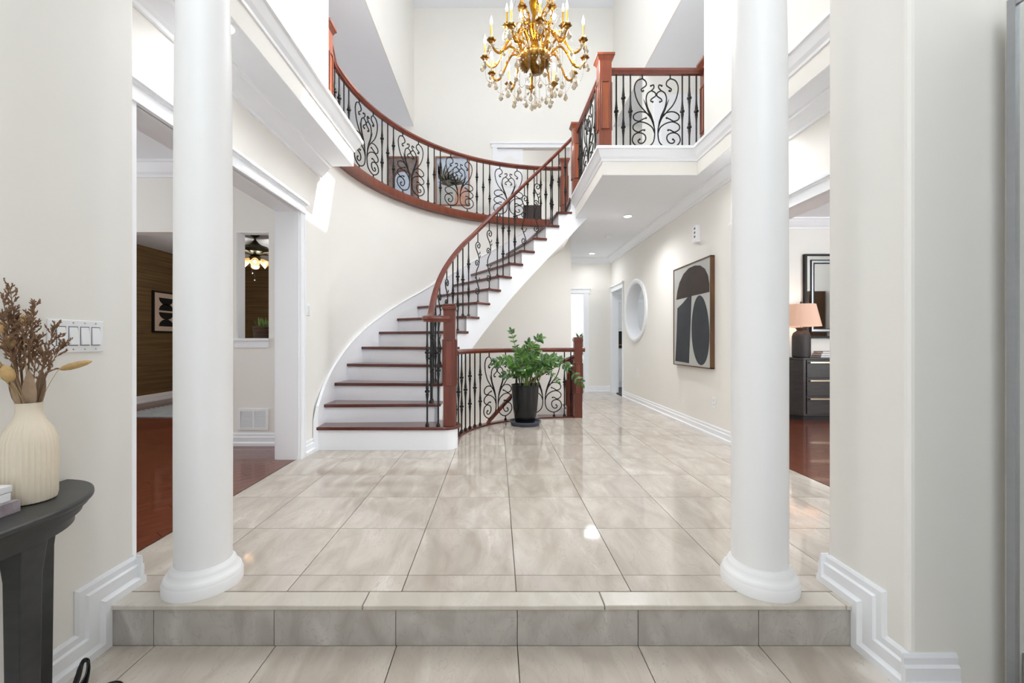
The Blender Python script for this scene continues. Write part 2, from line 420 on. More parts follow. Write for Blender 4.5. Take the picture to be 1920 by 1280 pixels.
# ------------------------------------------------------------------ walls
def wall(name, mb, label=None, material='wall_paint'): return struct(mb.build(name, material), label)
near_l = wall('wall_near_left', MB().box(-2.06, XNL, -1.6, 1.93, LOW - 0.1, TOP).box(-1.84, XNL, 1.93, 4.165, F2, TOP), 'cream wall beside the console table')
bevel(near_l, 0.018, 3)
wnr = wall('wall_near_right', MB().box(XNR, 2.71, 1.563, 1.95, LOW - 0.1, TOP), 'cream wall end beside the right column'); bevel(wnr, 0.02, 3)
wall('wall_upper_right', MB().box(2.3, 2.5, 1.95, 4.74, F2, TOP))
wall('wall_closet', MB().box(1.86, 2.1, -1.6, 1.563, LOW - 0.1, TOP))
wall('wall_left', MB().box(XL - 0.2, XL, 1.93, 2.175, 0, SOF).box(XL - 0.2, XL, 2.175, 4.0, 2.33, SOF).box(XL - 0.2, XL, 4.0, 4.70, -0.1, F2 - 0.06), 'cream wall with the opening to the left room')
# front wall behind the camera with the door and an opening for the added tall window above it
wall('wall_front', MB().box(-1.7, -1.35, -1.7, -1.56, LOW, TOP).box(1.35, 2.1, -1.7, -1.56, LOW, TOP).box(-1.35, 1.35, -1.7, -1.56, 2.05, 3.2).box(-1.35, 1.35, -1.7, -1.56, 6.9, TOP).box(-1.35, -.85, -1.7, -1.56, LOW, 2.05).box(.85, 1.35, -1.7, -1.56, LOW, 2.05))
# right wall with dining opening, round window and kitchen doorway
mb = MB().box(XR, XR + .2, 1.95, 2.3, 0, SOF).box(XR, XR + .2, 2.3, 4.42, 2.25, SOF).box(XR, XR + .2, 4.42, 6.95, -0.1, SOF)
mb.box(XR, XR + .2, 8.45, 8.5, -0.1, SOF).box(XR, XR + .13, 8.5, 9.3, 2.19, SOF).box(XR, XR + .13, 9.3, 9.6, -0.1, SOF)
RCY, RCZ, RCR = 7.72, 1.67, 0.50
y0, y1, z0, z1 = 6.95, 8.45, -0.1, SOF
n = 48; inn = []; out = []
for i in range(n):
    a = 2 * pi * i / n; c_, s_ = cos(a), sin(a)
    inn.append((RCY + 1.08 * RCR * c_, RCZ + RCR * s_))
    t = min(((y1 - RCY) / c_) if c_ > 1e-6 else 1e9, ((y0 - RCY) / c_) if c_ < -1e-6 else 1e9, ((z1 - RCZ) / s_) if s_ > 1e-6 else 1e9, ((z0 - RCZ) / s_) if s_ < -1e-6 else 1e9)
    out.append((RCY + t * c_, RCZ + t * s_))
for cyy, czz in ((y0, z0), (y0, z1), (y1, z0), (y1, z1)):
    k = min(range(n), key=lambda i: (out[i][0] - cyy) ** 2 + (out[i][1] - czz) ** 2); out[k] = (cyy, czz)
vs = [(XR, a, b) for a, b in inn] + [(XR, a, b) for a, b in out] + [(XR + .2, a, b) for a, b in inn] + [(XR + .2, a, b) for a, b in out]
fs = []
for i in range(n):
    j = (i + 1) % n
    fs += [(i, j, n + j, n + i), (2 * n + i, 3 * n + i, 3 * n + j, 2 * n + j), (i, 2 * n + i, 2 * n + j, j)]
mb.add(vs, fs)
wall_right = wall('wall_right', mb, 'cream hall wall with a round window')
# curved stair wall and its straight end
mb = MB(); arcp = [ARC(RW, a) for a in range(0, 91, 3)] + [(1.32, CY + RW)]
mb.sweep(arcp, [(0.0, -2.4), (0.0, F2 - 0.06), (0.14, F2 - 0.06), (0.14, -2.4)], XY)
struct(mb.build('wall_curved', 'wall_paint', smooth=True), 'cream curved wall behind the staircase')
wall('wall_hall_left', MB().box(1.18, 1.32, CY + RW + 0.14, 9.4, -0.1, SOF))
wall('wall_hall_back', MB().box(1.93, XR, 9.4, 9.52, 0, SOF).box(1.18, 1.93, 9.4, 9.52, 2.17, SOF), 'cream end wall of the hall')
wall('wall_upper_back', MB().box(-4.2, 0.0, YB, YB + .12, F2, TOP).box(1.58, 4.0, YB, YB + .12, F2, TOP).box(0.0, 1.58, YB, YB + .12, 5.28, TOP), 'tall cream back wall above the upper landing')
wall('wall_upper_left', MB().box(-4.3, -4.15, 1.9, YB + .1, F2, CEIL2 + .1).box(-4.2, -1.7, 4.2, 4.3, CEIL2 - 1.2, CEIL2).box(-4.2, -1.84, 4.0, 4.165, F2, CEIL2))
wall('wall_upper_far_right', MB().box(3.9, 4.05, 4.6, YB + .1, F2, CEIL2 + .1).box(2.5, 4.0, 4.55, 4.74, F2, CEIL2))
wall('wall_upper_side_hall', MB().box(2.5, 3.95, 7.25, 7.35, F2, CEIL2))
ud = struct(MB().box(2.66, 3.44, 7.225, 7.25, F2, F2 + 2.05).build('door_4', 'white_trim'), 'white panelled door behind the balcony railing')
for z0_, z1_ in ((.2, .9), (1.02, 1.9)): MB().box(2.78, 3.02, 7.212, 7.226, F2 + z0_, F2 + z1_).build('door_panel', 'white_trim', ud); MB().box(3.08, 3.32, 7.212, 7.226, F2 + z0_, F2 + z1_).build('door_panel', 'white_trim', ud)
# bulkheads of the tall void, upper ceilings
wall('wall_void_left', MB().box(-1.81, -1.79, 4.165, YB, CEIL2, TOP))
wall('wall_void_right', MB().box(2.5, 2.52, 1.95, YB, CEIL2, TOP))
struct(MB().box(-4.2, -1.81, 4.165, YB, CEIL2, CEIL2 + .1).box(2.52, 4.0, 4.7, YB, CEIL2, CEIL2 + .1).build('ceiling_upper_hall', 'ceiling_paint'))
SKX0, SKX1, SKY0, SKY1 = 0.45, 1.85, 5.10, 6.70
struct(MB().box(-2.1, 2.75, -1.7, SKY0, TOP, TOP + .12).box(-2.1, 2.75, SKY1, YB + .1, TOP, TOP + .12)
       .box(-2.1, SKX0, SKY0, SKY1, TOP, TOP + .12).box(SKX1, 2.75, SKY0, SKY1, TOP, TOP + .12).build('ceiling', 'ceiling_paint'), 'high white ceiling with a skylight')
# upper floors
left_slab = struct(MB().box(XL - .3, -1.51, 1.93, 4.49, SOF, F2).build('ceiling_left_landing', 'wall_paint'), 'overhanging upper landing along the left wall')
struct(MB().box(XL - .02, -1.512, 1.93, 4.488, SOF - 0.004, SOF).build('ceiling_left_soffit', 'ceiling_paint'))
poly = [(1.17, 4.73), (2.22, 4.73), (2.22, 1.95), (2.72, 1.95), (2.72, 9.5), (1.17, 9.5)]
struct(MB().prism(poly, SOF + 0.004, F2).build('ceiling_right_landing', 'wall_paint'), 'overhanging upper balcony over the hall')
struct(MB().prism([(1.172, 4.732), (2.222, 4.732), (2.222, 1.95), (2.72, 1.95), (2.72, 9.5), (1.172, 9.5)], SOF, SOF + 0.004).build('ceiling_hall', 'ceiling_paint'), 'white ceiling of the hall')
mb = MB(); ring = [ARC(RW, a) for a in range(-3, 91, 3)] + [(1.16, CY + RW)]
mb.sweep(ring, [(0.0, F2 - 0.06), (0.0, F2), (1.7, F2), (1.7, F2 - 0.06)], XY)
struct(mb.build('floor_upper_hall', 'hardwood'))
struct(MB().box(-0.5, 4.0, 7.7, YB, F2 - 0.1, F2 - 0.001).box(2.7, 4.0, 4.7, 7.7, F2 - 0.1, F2 - 0.001).box(-0.6, 2.2, YB, 12.5, F2 - .1, F2).build('floor_upper_back', 'hardwood'))
# upper room seen through the open door
wall('wall_upper_room', MB().box(-0.6, 2.2, 12.5, 12.6, F2, 5.9).box(-0.7, -0.6, YB + .12, 12.6, F2, 5.9).box(2.2, 2.3, YB + .12, 12.6, F2, 5.9).box(-0.7, 2.3, YB + .12, 12.6, 5.8, 5.9))
# left rooms
wall('wall_left_room_back', MB().box(-6.4, -5.1, 4.54, 4.67, 0, 3.0).box(-5.1, -3.15, 4.54, 4.67, 2.27, 3.0).box(-3.15, -2.77, 4.54, 4.67, 0, 3.0)
     .box(-2.77, -2.43, 4.54, 4.67, 0, 1.115).box(-2.77, -2.43, 4.54, 4.67, 2.27, 3.0).box(-2.43, -2.06, 4.54, 4.67, 0, 3.0), 'cream wall with a pass-through window in the left room')
wall('wall_left_room_side', MB().box(-6.6, -6.4, 1.3, 4.6, 0, 3.0).box(-6.4, -2.06, 1.25, 1.4, 0, 3.0))
wall('wall_grasscloth_side', MB().box(-6.5, -6.4, 4.67, 9.9, 0, 2.84), 'brown grasscloth wall', 'grasscloth')
wall('wall_grasscloth_back', MB().box(-6.5, -1.9, 9.8, 9.9, 0, 2.84), 'brown grasscloth back wall', 'grasscloth')
wall('wall_family_right', MB().box(-2.02, -1.92, 6.4, 9.9, 0, 2.84))
struct(MB().box(-6.5, -2.05, 1.3, 4.6, 2.99, 3.08).build('ceiling_left_room', 'ceiling_paint'))
struct(MB().box(-6.5, -1.9, 4.6, 9.9, 2.84, 2.93).build('ceiling_family_room', 'ceiling_paint'))
# right rooms
wall('wall_right_room_back', MB().box(2.71, 6.6, 6.45, 6.6, 0, SOF), 'pale wall behind the dresser')
wall('wall_right_room_side', MB().box(6.6, 6.7, 1.9, 6.6, 0, SOF).box(2.71, 6.6, 1.85, 1.95, 0, SOF))
struct(MB().box(2.71, 6.7, 1.9, 6.6, SOF, SOF + .1).build('ceiling_right_room', 'ceiling_paint'))
wall('wall_kitchen', MB().box(2.71, 6.2, 11.0, 11.1, 0, SOF).box(6.2, 6.3, 6.6, 11.1, 0, SOF).box(2.62, 2.72, 9.6, 11.1, 0, SOF))
struct(MB().box(2.7, 6.3, 6.6, 11.1, SOF, SOF + .1).build('ceiling_kitchen', 'ceiling_paint'))
wall('wall_back_room', MB().box(-0.1, 2.62, 12.2, 12.3, 0, SOF).box(-0.2, -0.1, 9.5, 12.3, 0, SOF).box(-.2, 1.18, 9.4, 9.52, 0, SOF))
struct(MB().box(-.2, 2.7, 9.5, 12.3, SOF, SOF + .1).build('ceiling_back_room', 'ceiling_paint'))
# basement stairwell
wall('wall_stairwell_inner', (lambda m: m.sweep([ARC(1.56, a) for a in range(4, 91, 4)] + [(1.17, CY + 1.56)], [(0, -2.4), (0, -0.012), (0.06, -0.012), (0.06, -2.4)], XY))(MB()))
wall('wall_stairwell_end', MB().prism([ARC(1.62, 9), ARC(RW, 9), ARC(RW, 8), ARC(1.62, 8)], -2.4, 0.45))
struct(MB().box(-1.9, 1.4, 4.7, 7.8, -2.5, -2.4).build('floor_basement', 'hardwood'))
# beam over the two columns
struct(MB().box(XNL, XNR, 1.85, 2.06, 2.99, 3.3).build('ceiling_beam', 'white_trim'))

# ------------------------------------------------------------------ mouldings
CROWN = [(0.0, 0.0), (0.018, 0.0), (0.022, 0.018), (0.045, 0.035), (0.082, 0.085), (0.09, 0.1), (0.11, 0.104), (0.115, 0.12), (0.0, 0.12)]
BASE = [(0.0, 0.0), (0.030, 0.0), (0.030, 0.030), (0.022, 0.038), (0.018, 0.044), (0.018, 0.090), (0.010, 0.098), (0.010, 0.122), (0.004, 0.135), (0.0, 0.135)]
tn = [0]
def trim(mb, label=None, material='white_trim', name=None):
    tn[0] += 1
    return struct(mb.build(name or 'trim_%d' % tn[0], material), label)
def crown(path, ztop, sc=1.0, label=None, h=0.12):
    return trim(MB().sweep(path, [(o * sc, ztop - h * sc + z * sc) for o, z in CROWN], XY), label)
def base(path, label=None, name=None, z=0.0):
    return trim(MB().sweep(path, [(o, z + h) for o, h in BASE], XY), label, name=name)
# path normals point left of travel: travel so that left is into the room
crown([(XL, 4.49), (XL, 1.93)], SOF, 1.1, 'white crown moulding under the left landing')
crown([(1.32, 9.4), (XR, 9.4), (XR, 1.95)][::-1], SOF, 1.0, 'white crown moulding along the hall ceiling')
FASC = [(0.0, 0.0), (0.012, 0.0), (0.016, 0.02), (0.035, 0.045), (0.058, 0.095), (0.064, 0.11), (0.08, 0.115), (0.08, 0.145), (0.0, 0.145)]
trim(
    MB().sweep([(-1.51, 1.93), (-1.51, 4.49), (-1.84, 4.49)], [(-o, F2 - 0.145 + h) for o, h in FASC], XY), 'white moulding on the edge of the left landing')
trim(MB().sweep([(2.22, 1.95), (2.22, 4.73), (1.17, 4.73), (1.17, 6.45)], [(o, F2 - 0.145 + h) for o, h in FASC], XY), 'white moulding on the edge of the right balcony')
base([(XR, 4.5), (XR, 8.45)], 'white baseboard along the hall wall', 'baseboard_right')
base([(XR, 9.4), (2.02, 9.4)], None, 'baseboard_hall_back')
base([(XL, 4.31), (XL, 4.10)], 'short white baseboard left of the stair', 'baseboard_left')
base([(-2.06, 4.54), (-3.15, 4.54)], None, 'baseboard_left_room')
base([(-6.4, 9.8), (-6.4, 4.67)], None, 'baseboard_family_side')
base([(-1.95, 9.8), (-6.4, 9.8)], None, 'baseboard_family_back')
base([(6.6, 6.45), (2.71, 6.45)], None, 'baseboard_right_room')
crown([(6.6, 6.45), (2.71, 6.45)], SOF, 1.2)
crown([(-2.06, 4.54), (-6.4, 4.54)], 2.99, 1.2)
# stepped baseboards beside the step, one continuous profile turning down the riser
def stepped(name, xw, sgn, Yend, Ynear, label, turn=None):
    path = [(Yend, 0.0), (STEP_Y - 0.002, 0.0), (STEP_Y - 0.002, LOW), (Ynear, LOW)]
    mb = MB().sweep(path, [(-h, o) for o, h in BASE], lambda p, q, h, i: (xw + sgn * h, p, q))
    return trim(mb, label, name=name)
stepped('baseboard_near_left', XNL, 1, 1.93, -1.5, 'white baseboard stepping down beside the console table')
stepped('baseboard_near_right', XNR, -1, 1.95, 1.563, 'white baseboard stepping down beside the right column')
base([(1.68, 1.563), (XNR - .03, 1.563)], None, 'baseboard_closet', LOW)
base([(XL, 1.93), (XNL + .03, 1.93)], None, 'baseboard_return_left')
base([(XNR - .03, 1.95), (XR, 1.95)], None, 'baseboard_return_right')

def casing_x(name, xw, sgn, ya, yb, ztop, label, wd=0.085, far=True, near=True):
    """door casing on a wall plane x = xw, boards standing out by sgn"""
    mb = MB(); e = lambda t: tuple(sorted((xw, xw + sgn * t)))
    if near: mb.box(*e(.022), ya - wd + .019, ya, 0, ztop).box(*e(.03), ya - wd, ya - wd + .02, 0, ztop)
    if far: mb.box(*e(.022), yb, yb + wd - .019, 0, ztop).box(*e(.03), yb + wd - .02, yb + wd, 0, ztop)
    mb.box(*e(.024), ya - wd, yb + wd, ztop, ztop + .075).box(*e(.034), ya - wd - .015, yb + wd + .015, ztop + .075, ztop + .09)
    mb.box(*e(.05), ya - wd - .03, yb + wd + .03, ztop + .09, ztop + .105).box(*e(.04), ya - wd - .02, yb + wd + .02, ztop + .105, ztop + .12)
    mb.box(*e(.034), ya - wd - .01, yb + wd + .01, ztop - .012, ztop + .004)
    return trim(mb, label)
casing_x('left', XL, 1, 2.175, 4.0, 2.33, 'white casing around the opening to the left room')
trim(MB().box(XL - .205, XL + .005, 4.0 - .012, 4.0, 0, 2.33).box(XL - .205, XL + .005, 2.175, 2.187, 0, 2.318).box(XL - .205, XL + .005, 2.187, 3.988, 2.318, 2.33).box(XL - .225, XL - .2, 4.0, 4.1, 0, 2.4), 'white jamb of the opening to the left room')
casing_x('right', XR, -1, 2.3, 4.42, 2.25, 'white casing around the opening to the right room')
trim(MB().box(XR - .005, XR + .205, 4.408, 4.42, 0, 2.25).box(XR - .005, XR + .205, 2.3, 2.312, 0, 2.25).box(XR - .005, XR + .205, 2.3, 4.42, 2.238, 2.25))
casing_x('kitchen', XR, -1, 8.5, 9.3, 2.19, 'white casing of the kitchen doorway', wd=.05)
trim(MB().box(XR - .005, XR + .135, 9.29, 9.3, 0, 2.18).box(XR - .005, XR + .135, 8.5, 8.51, 0, 2.18).box(XR - .005, XR + .135, 8.51, 9.29, 2.18, 2.19))
mb = MB().box(1.93, 2.02, 9.376, 9.4, 0, 2.25).box(1.18, 2.04, 9.372, 9.4, 2.17, 2.26).box(1.18, 2.06, 9.36, 9.4, 2.26, 2.285).box(1.92, 1.93, 9.376, 9.52, 0, 2.17)
trim(mb, 'white casing of the doorway at the end of the hall')
# round window casing
mb = MB(); n = 64; vs = []; pr = [(0.0, -.012), (0.0, .2), (0.014, .2), (0.014, .0), (0.085, 0.0), (0.085, -.022), (0.06, -.035), (0.02, -.03)]
for i in range(n):
    a = 2 * pi * i / n
    for (dr, dx) in pr: vs.append((XR + dx, RCY + (1.08 * RCR - 0.014 + dr) * cos(a), RCZ + (RCR - 0.014 + dr) * sin(a)))
k = len(pr); mb.add(vs, [(i * k + j, ((i + 1) % n) * k + j, ((i + 1) % n) * k + (j + 1) % k, i * k + (j + 1) % k) for i in range(n) for j in range(k)])
o = mb.build('window_1', 'white_trim', smooth=True); struct(o, 'round window opening with white casing in the hall wall')
# pass-through sill and lining
trim(MB().box(-2.80, -2.42, 4.505, 4.69, 1.115, 1.14).box(-2.78, -2.43, 4.525, 4.54, 1.04, 1.115).box(-2.77, -2.758, 4.545, 4.67, 1.14, 2.27).box(-2.77, -2.43, 4.53, 4.54, 2.262, 2.275), 'white sill of the pass-through window')

# front door behind the camera, and a tall window added to light the room
dr = struct(MB().box(-.85, .85, -1.66, -1.6, 1.95, 2.05).box(-.85, -.8, -1.66, -1.6, LOW, 1.95).box(.8, .85, -1.66, -1.6, LOW, 1.95).box(-.03, .03, -1.66, -1.6, LOW, 1.95).build('door_1', 'white_trim'), 'front door frame')
wf = MB()
for x in (-1.35, -.46, .42, 1.31): wf.box(x, x + .04, -1.66, -1.6, 3.2, 6.9)
for z in (3.2, 4.4, 5.6, 6.86): wf.box(-1.35, 1.35, -1.66, -1.6, z, z + .04)
struct(wf.build('window_2', 'white_trim'), 'tall unseen front window above the door, added for light')

# ------------------------------------------------------------------ columns
def column(x, label):
    t = thing('column', label, 'column', (x, 1.954, 0), 'pair of round columns at the step')
    c = (x, 1.954, 0)
    MB().lathe([(.158, 0), (.158, .035), (.154, .042), (.152, .05), (.150, .058), (.142, .066), (.134, .074), (.131, .084), (.127, .095), (.118, .102), (.116, .108)], 64, c).build('base', 'column_paint', t, True)
    MB().lathe([(.1135, .105), (.114, .6), (.114, 1.3), (.1125, 1.9), (.110, 2.4), (.105, 2.62), (.100, 2.80)], 64, c).build('shaft', 'column_paint', t, True)
    MB().lathe([(.100, 2.79), (.108, 2.80), (.108, 2.815), (.102, 2.82), (.102, 2.87), (.12, 2.90), (.135, 2.93), (.135, 2.95)], 64, c).box(x - .15, x + .15, 1.804, 2.104, 2.95, 2.992).build('capital', 'column_paint', t, False)
column(-1.343, 'white round column on the left, beside the opening to the left room')
column(1.200, 'white round column on the right, in front of the large painting')

# ------------------------------------------------------------------ staircase
PH = [-7.5, -3.0, 3.0, 9.2, 16.0, 23.5, 31.0, 39.0, 46.2, 53.0, 59.5, 66.0, 72.5, 79.0, 85.5, 92.0]
ZT = [0.24 + 0.2003 * k for k in range(16)]
def zline(deg):
    if deg <= PH[0]: return ZT[0]
    for k in range(15):
        if deg <= PH[k + 1]: return ZT[k] + (ZT[k + 1] - ZT[k]) * (deg - PH[k]) / (PH[k + 1] - PH[k])
    return ZT[15] + (deg - 92) * 0.031
RIN = 1.69
stair = thing('staircase', 'curved staircase with white risers and dark cherry treads', 'staircase', (-0.6, 4.5, 0))
# starting step with a rounded end
def start_poly(g):
    P = [(-1.855, 4.31 + g), (-.55, 4.31 + g)]
    P += [(-.55 + (.17 - g) * cos(radians(a)), 4.48 + (.17 - g) * sin(radians(a))) for a in range(-80, 91, 10)]
    return P + [(-.64, 4.74), (-1.855, 4.74)]
bevel(MB().prism(start_poly(0.0), ZT[0] - .034, ZT[0]).build('tread', 'tread_wood', stair), .008, 2)
MB().prism(start_poly(0.032), 0, ZT[0] - .034).build('riser', 'white_trim', stair, True)
def sector(r0, r1, d0, d1, off0, off1, n=4):
    """plan outline between two radial lines, moved by off metres along the arc"""
    p = []
    for i in range(n + 1):
        r = r0 + (r1 - r0) * i / n; p.append(ARC(r, d0 + math.degrees(off0 / r)))
    m = 4
    for i in range(1, m): p.append(ARC(r1, d0 + (d1 - d0) * i / m))
    for i in range(n, -1, -1):
        r = r0 + (r1 - r0) * i / n; p.append(ARC(r, d1 + math.degrees(off1 / r)))
    for i in range(m - 1, 0, -1): p.append(ARC(r0, d0 + (d1 - d0) * i / m))
    return p
for k in range(1, 15):
    bevel(MB().prism(sector(RIN - .03, RW - .003, PH[k], PH[k + 1], -.035, .012), ZT[k] - .034, ZT[k]).build('tread', 'tread_wood', stair), .008, 2)
    MB().prism(sector(RIN, RW - .004, PH[k], PH[k], 0, .018), ZT[k - 1], ZT[k] - .034).build('riser', 'white_trim', stair)
MB().prism(sector(RIN, RW - .004, PH[15], PH[15], 0, .018), ZT[14], F2 - .034).build('riser', 'white_trim', stair)
bevel(MB().prism(sector(RIN - .05, RW - .003, PH[15], PH[15] + 1, -.035, .06), F2 - .034, F2 + .003).build('landing_nosing', 'tread_wood', stair), .008, 2)
# stringer on the open side, stepped on top, smooth below
def zbot(d): return max(0.0 if d < 8.5 else -9, zline(d) - 0.53)
mb = MB()
for k in range(1, 15):
    m = 4
    for i in range(m):
        d0 = PH[k] + (PH[k + 1] - PH[k]) * i / m; d1 = PH[k] + (PH[k + 1] - PH[k]) * (i + 1) / m
        a0, a1, b0, b1 = ARC(RIN, d0), ARC(RIN, d1), ARC(RIN + .04, d0), ARC(RIN + .04, d1)
        zt = ZT[k] - .034
        vs = [(*a0, zbot(d0)), (*a1, zbot(d1)), (*b1, zbot(d1)), (*b0, zbot(d0)), (*a0, zt), (*a1, zt), (*b1, zt), (*b0, zt)]
        mb.add(vs, [(3, 2, 1, 0), (4, 5, 6, 7), (0, 1, 5, 4), (2, 3, 7, 6)] + ([(3, 0, 4, 7)] if i == 0 else []) + ([(1, 2, 6, 5)] if i == m - 1 else []))
ye = CY + RIN
mb.prism([(1.05, 2.63), (1.16, 2.76), (1.34, SOF - .001), (1.172, SOF - .001), (1.168, F2 - .04), (1.05, F2 - .24)], ye - .02, ye + .03, 'y')
mb.build('stringer', 'white_trim', stair, False)
mb = MB(); dd = [8.5 + (92 - 8.5) * i / 40 for i in range(41)]
vs = []
for d in dd:
    for r, h in ((RIN + .002, 0), (RW - .002, 0), (RW - .002, .03), (RIN + .002, .03)): vs.append((*ARC(r, d), zline(d) - .53 + h))
mb.add(vs, [(i * 4 + j, (i + 1) * 4 + j, (i + 1) * 4 + (j + 1) % 4, i * 4 + (j + 1) % 4) for i in range(40) for j in range(4)])
mb.build('soffit', 'wall_paint', stair, True)
# skirt board on the curved wall
mb = MB(); vs = []; sk = [(-1.855, 4.30, 0.30)] + [(*ARC(RW - .001, d), zline(d) + .21) for d in [-7.5 + i * 2.5 for i in range(40)]]
for i, (x, y, z) in enumerate(sk):
    v = Vector((CX - x, CY - y)).normalized() if i else Vector((1, 0)); zb = max(0.0, z - .5)
    for t, zz in ((0, zb), (.02, zb), (.02, z - .012), (.028, z - .01), (.028, z), (0, z)): vs.append((x + v.x * t, y + v.y * t, zz))
n = len(sk)
mb.add(vs, [(i * 6 + j, (i + 1) * 6 + j, (i + 1) * 6 + (j + 1) % 6, i * 6 + (j + 1) % 6) for i in range(n - 1) for j in range(6)] + [tuple(range(6))])
mb.build('skirt_board', 'white_trim', stair, True)
# basement stair going down under it
bst = thing('basement_stair', 'short run of basement steps going down behind the lower railing', 'staircase', (1.1, 6.9, 0))
for k in range(7):
    d1 = 92 - k * 7.5; z = -0.19 * (k + 1)
    MB().prism(sector(1.63, RW - .01, d1 - 8.5, d1, 0, 0), z - .03, z).build('tread', 'tread_wood', bst)
    MB().prism(sector(1.63, RW - .01, d1, d1, 0, .015), z, z + .16).build('riser', 'white_trim', bst)

# ------------------------------------------------------------------ iron balusters, scroll panels, handrails, newels
def bal_prof(L, kn, r=.009):
    P = [(.021, 0), (.021, .012), (.014, .03), (r, .034)]
    for z in sorted(kn):
        P += [(r, z - .13), (r * 1.25, z - .08), (r * 1.9, z - .03), (r * 1.35, z - .016), (r * 2.8, z - .009), (r * 2.8, z + .009), (r * 1.35, z + .016), (r * 1.9, z + .03), (r * 1.25, z + .08), (r, z + .13)]
    return P + [(r, L)]
BC = {}
def baluster(parent, x, y, z, L, kind, rz=0.0):
    key = (round(L, 2), kind)
    if key not in BC:
        kn = [L * .53] if kind == 1 else [L * .33, L * .70]
        o = MB().lathe(bal_prof(L, kn), 8, a0=pi / 8).build('baluster', 'black_iron', parent, False)
        BC[key] = o; o.location = (x, y, z); o.rotation_euler = (0, 0, rz); o.matrix_parent_inverse = parent_world(parent).inverted()
    else: copy_of(BC[key], parent, (x, y, z), (0, 0, rz))
# half of the scroll ornament in drawing units, mirrored about u = 0
HALF = [
    ([(93, 295), (93, 325)], 1.1),
    ([(93, 325), (128, 340), (146, 385), (138, 450), (113, 510), (73, 560), (38, 605), (19, 655), (11, 700), (18, 770), (48, 806), (93, 820), (138, 800), (160, 765), (148, 725), (113, 710), (78, 725), (71, 755), (88, 782), (112, 784), (122, 768), (110, 756)], 1.0),
    ([(93, 325), (71, 345), (68, 372), (88, 390), (101, 402), (93, 417), (84, 410)], 1.0),
    ([(33, 374), (19, 370), (16, 390), (33, 410), (58, 430), (68, 470), (58, 530), (33, 590), (17, 650)], 1.0),
    ([(33, 411), (8, 425), (5, 448), (32, 470), (36, 486), (21, 491)], 1.0),
    ([(86, 470), (70, 510), (53, 560), (24, 625), (14, 670)], .8),
    ([(18, 640), (33, 600), (73, 566), (118, 562), (151, 585), (148, 615), (118, 628), (85, 611), (66, 605)], 1.0),
    ([(11, 715), (28, 672), (68, 642), (113, 633), (151, 655), (153, 685), (123, 705), (93, 691), (76, 692)], 1.0),
    ([(93, 820), (93, 856)], 1.1)]
DOTS = [(87, 411), (36, 376), (24, 490), (69, 605), (79, 692), (111, 757)]
def scroll_panel(parent, at, s0, z0, hgt, wk=.0017):
    """at(s) -> (x, y) along the rail; ornament centred on s0"""
    kv = hgt / 561.0; mb = MB(); r = .0075
    f = lambda u, v: (*at(s0 + u * wk), z0 + (856 - v) * kv)
    for sg in (1, -1):
        for pts, t in HALF:
            P = smoothline([(sg * u, v, 0) for u, v in pts], 5) if len(pts) > 2 else [Vector((sg * u, v, 0)) for u, v in pts]
            rr = [r * t] * len(P)
            if t < 1: rr = [max(.001, r * min(1, (i + 1) / 6)) for i in range(len(P))]
            mb.tube([f(p.x, p.y) for p in P], rr, 6)
        for (u, v) in DOTS: mb.ball(f(sg * u, v), .0115, 7, 5)
        mb.lathe([(.02, 0), (.02, .012), (.011, .028)], 8, f(sg * 93, 856))
    return mb.build('scroll_panel', 'black_iron', parent, True)
SB = [([(0, 1.0), (0, .86)], 1), ([(0, .86), (-.022, .845), (-.032, .80), (-.022, .75), (0, .70), (.018, .64), (.02, .58), (.008, .52), (-.012, .47), (-.024, .42), (-.026, .36), (-.014, .30), (.004, .24), (.018, .19), (.018, .15), (.004, .125), (0, .12)], 1),
      ([(0, .86), (.024, .85), (.034, .82), (.024, .785), (.004, .785), (-.006, .81), (.006, .826)], 1),
      ([(.016, .645), (.034, .655), (.038, .68)], .8), ([(.0, .70), (.03, .70), (.034, .73)], .8),
      ([(.02, .57), (-.008, .60), (-.03, .585), (-.034, .55), (-.018, .53), (-.004, .55), (-.012, .567)], 1),
      ([(-.026, .38), (-.03, .34), (-.044, .36)], .8), ([(-.012, .30), (.012, .32), (.03, .36)], .8), 
      ([(.0, .12), (-.026, .13), (-.034, .16), (-.024, .195), (-.004, .195), (.006, .172), (-.006, .155)], 1), ([(0, .12), (0, 0.0)], 1)]
def s_baluster(parent, x, y, z, L, tx, ty):
    mb = MB(); f = lambda u, v: (x + tx * u * 1.25, y + ty * u * 1.25, z + v * L)
    for pts, t in SB:
        P = smoothline([(u, v, 0) for u, v in pts], 4) if len(pts) > 2 else [Vector((u, v, 0)) for u, v in pts]
        mb.tube([f(p.x, p.y) for p in P], .0075 * t, 6)
    for u, v in ((.006, .826), (-.012, .567), (-.006, .155)): mb.ball(f(u, v), .010, 7, 5)
    mb.lathe([(.02, 0), (.02, .012), (.011, .03)], 8, (x, y, z))
    mb.build('scroll_baluster', 'black_iron', parent, True)
RAILP = [(-.018, -.03), (.018, -.03), (.024, -.012), (.032, -.004), (.032, .012), (.024, .026), (.0, .032), (-.024, .026), (-.032, .012), (-.032, -.004), (-.024, -.012)]
def rail3(parent, pts, sc=1.0, material='cherry_wood', name='handrail'):
    z = [p[2] for p in pts]
    return MB().sweep([(p[0], p[1]) for p in pts], [(o * sc, h * sc) for o, h in RAILP], lambda p, q, h, i: (p, q, z[i] + h)).build(name, material, parent, True)
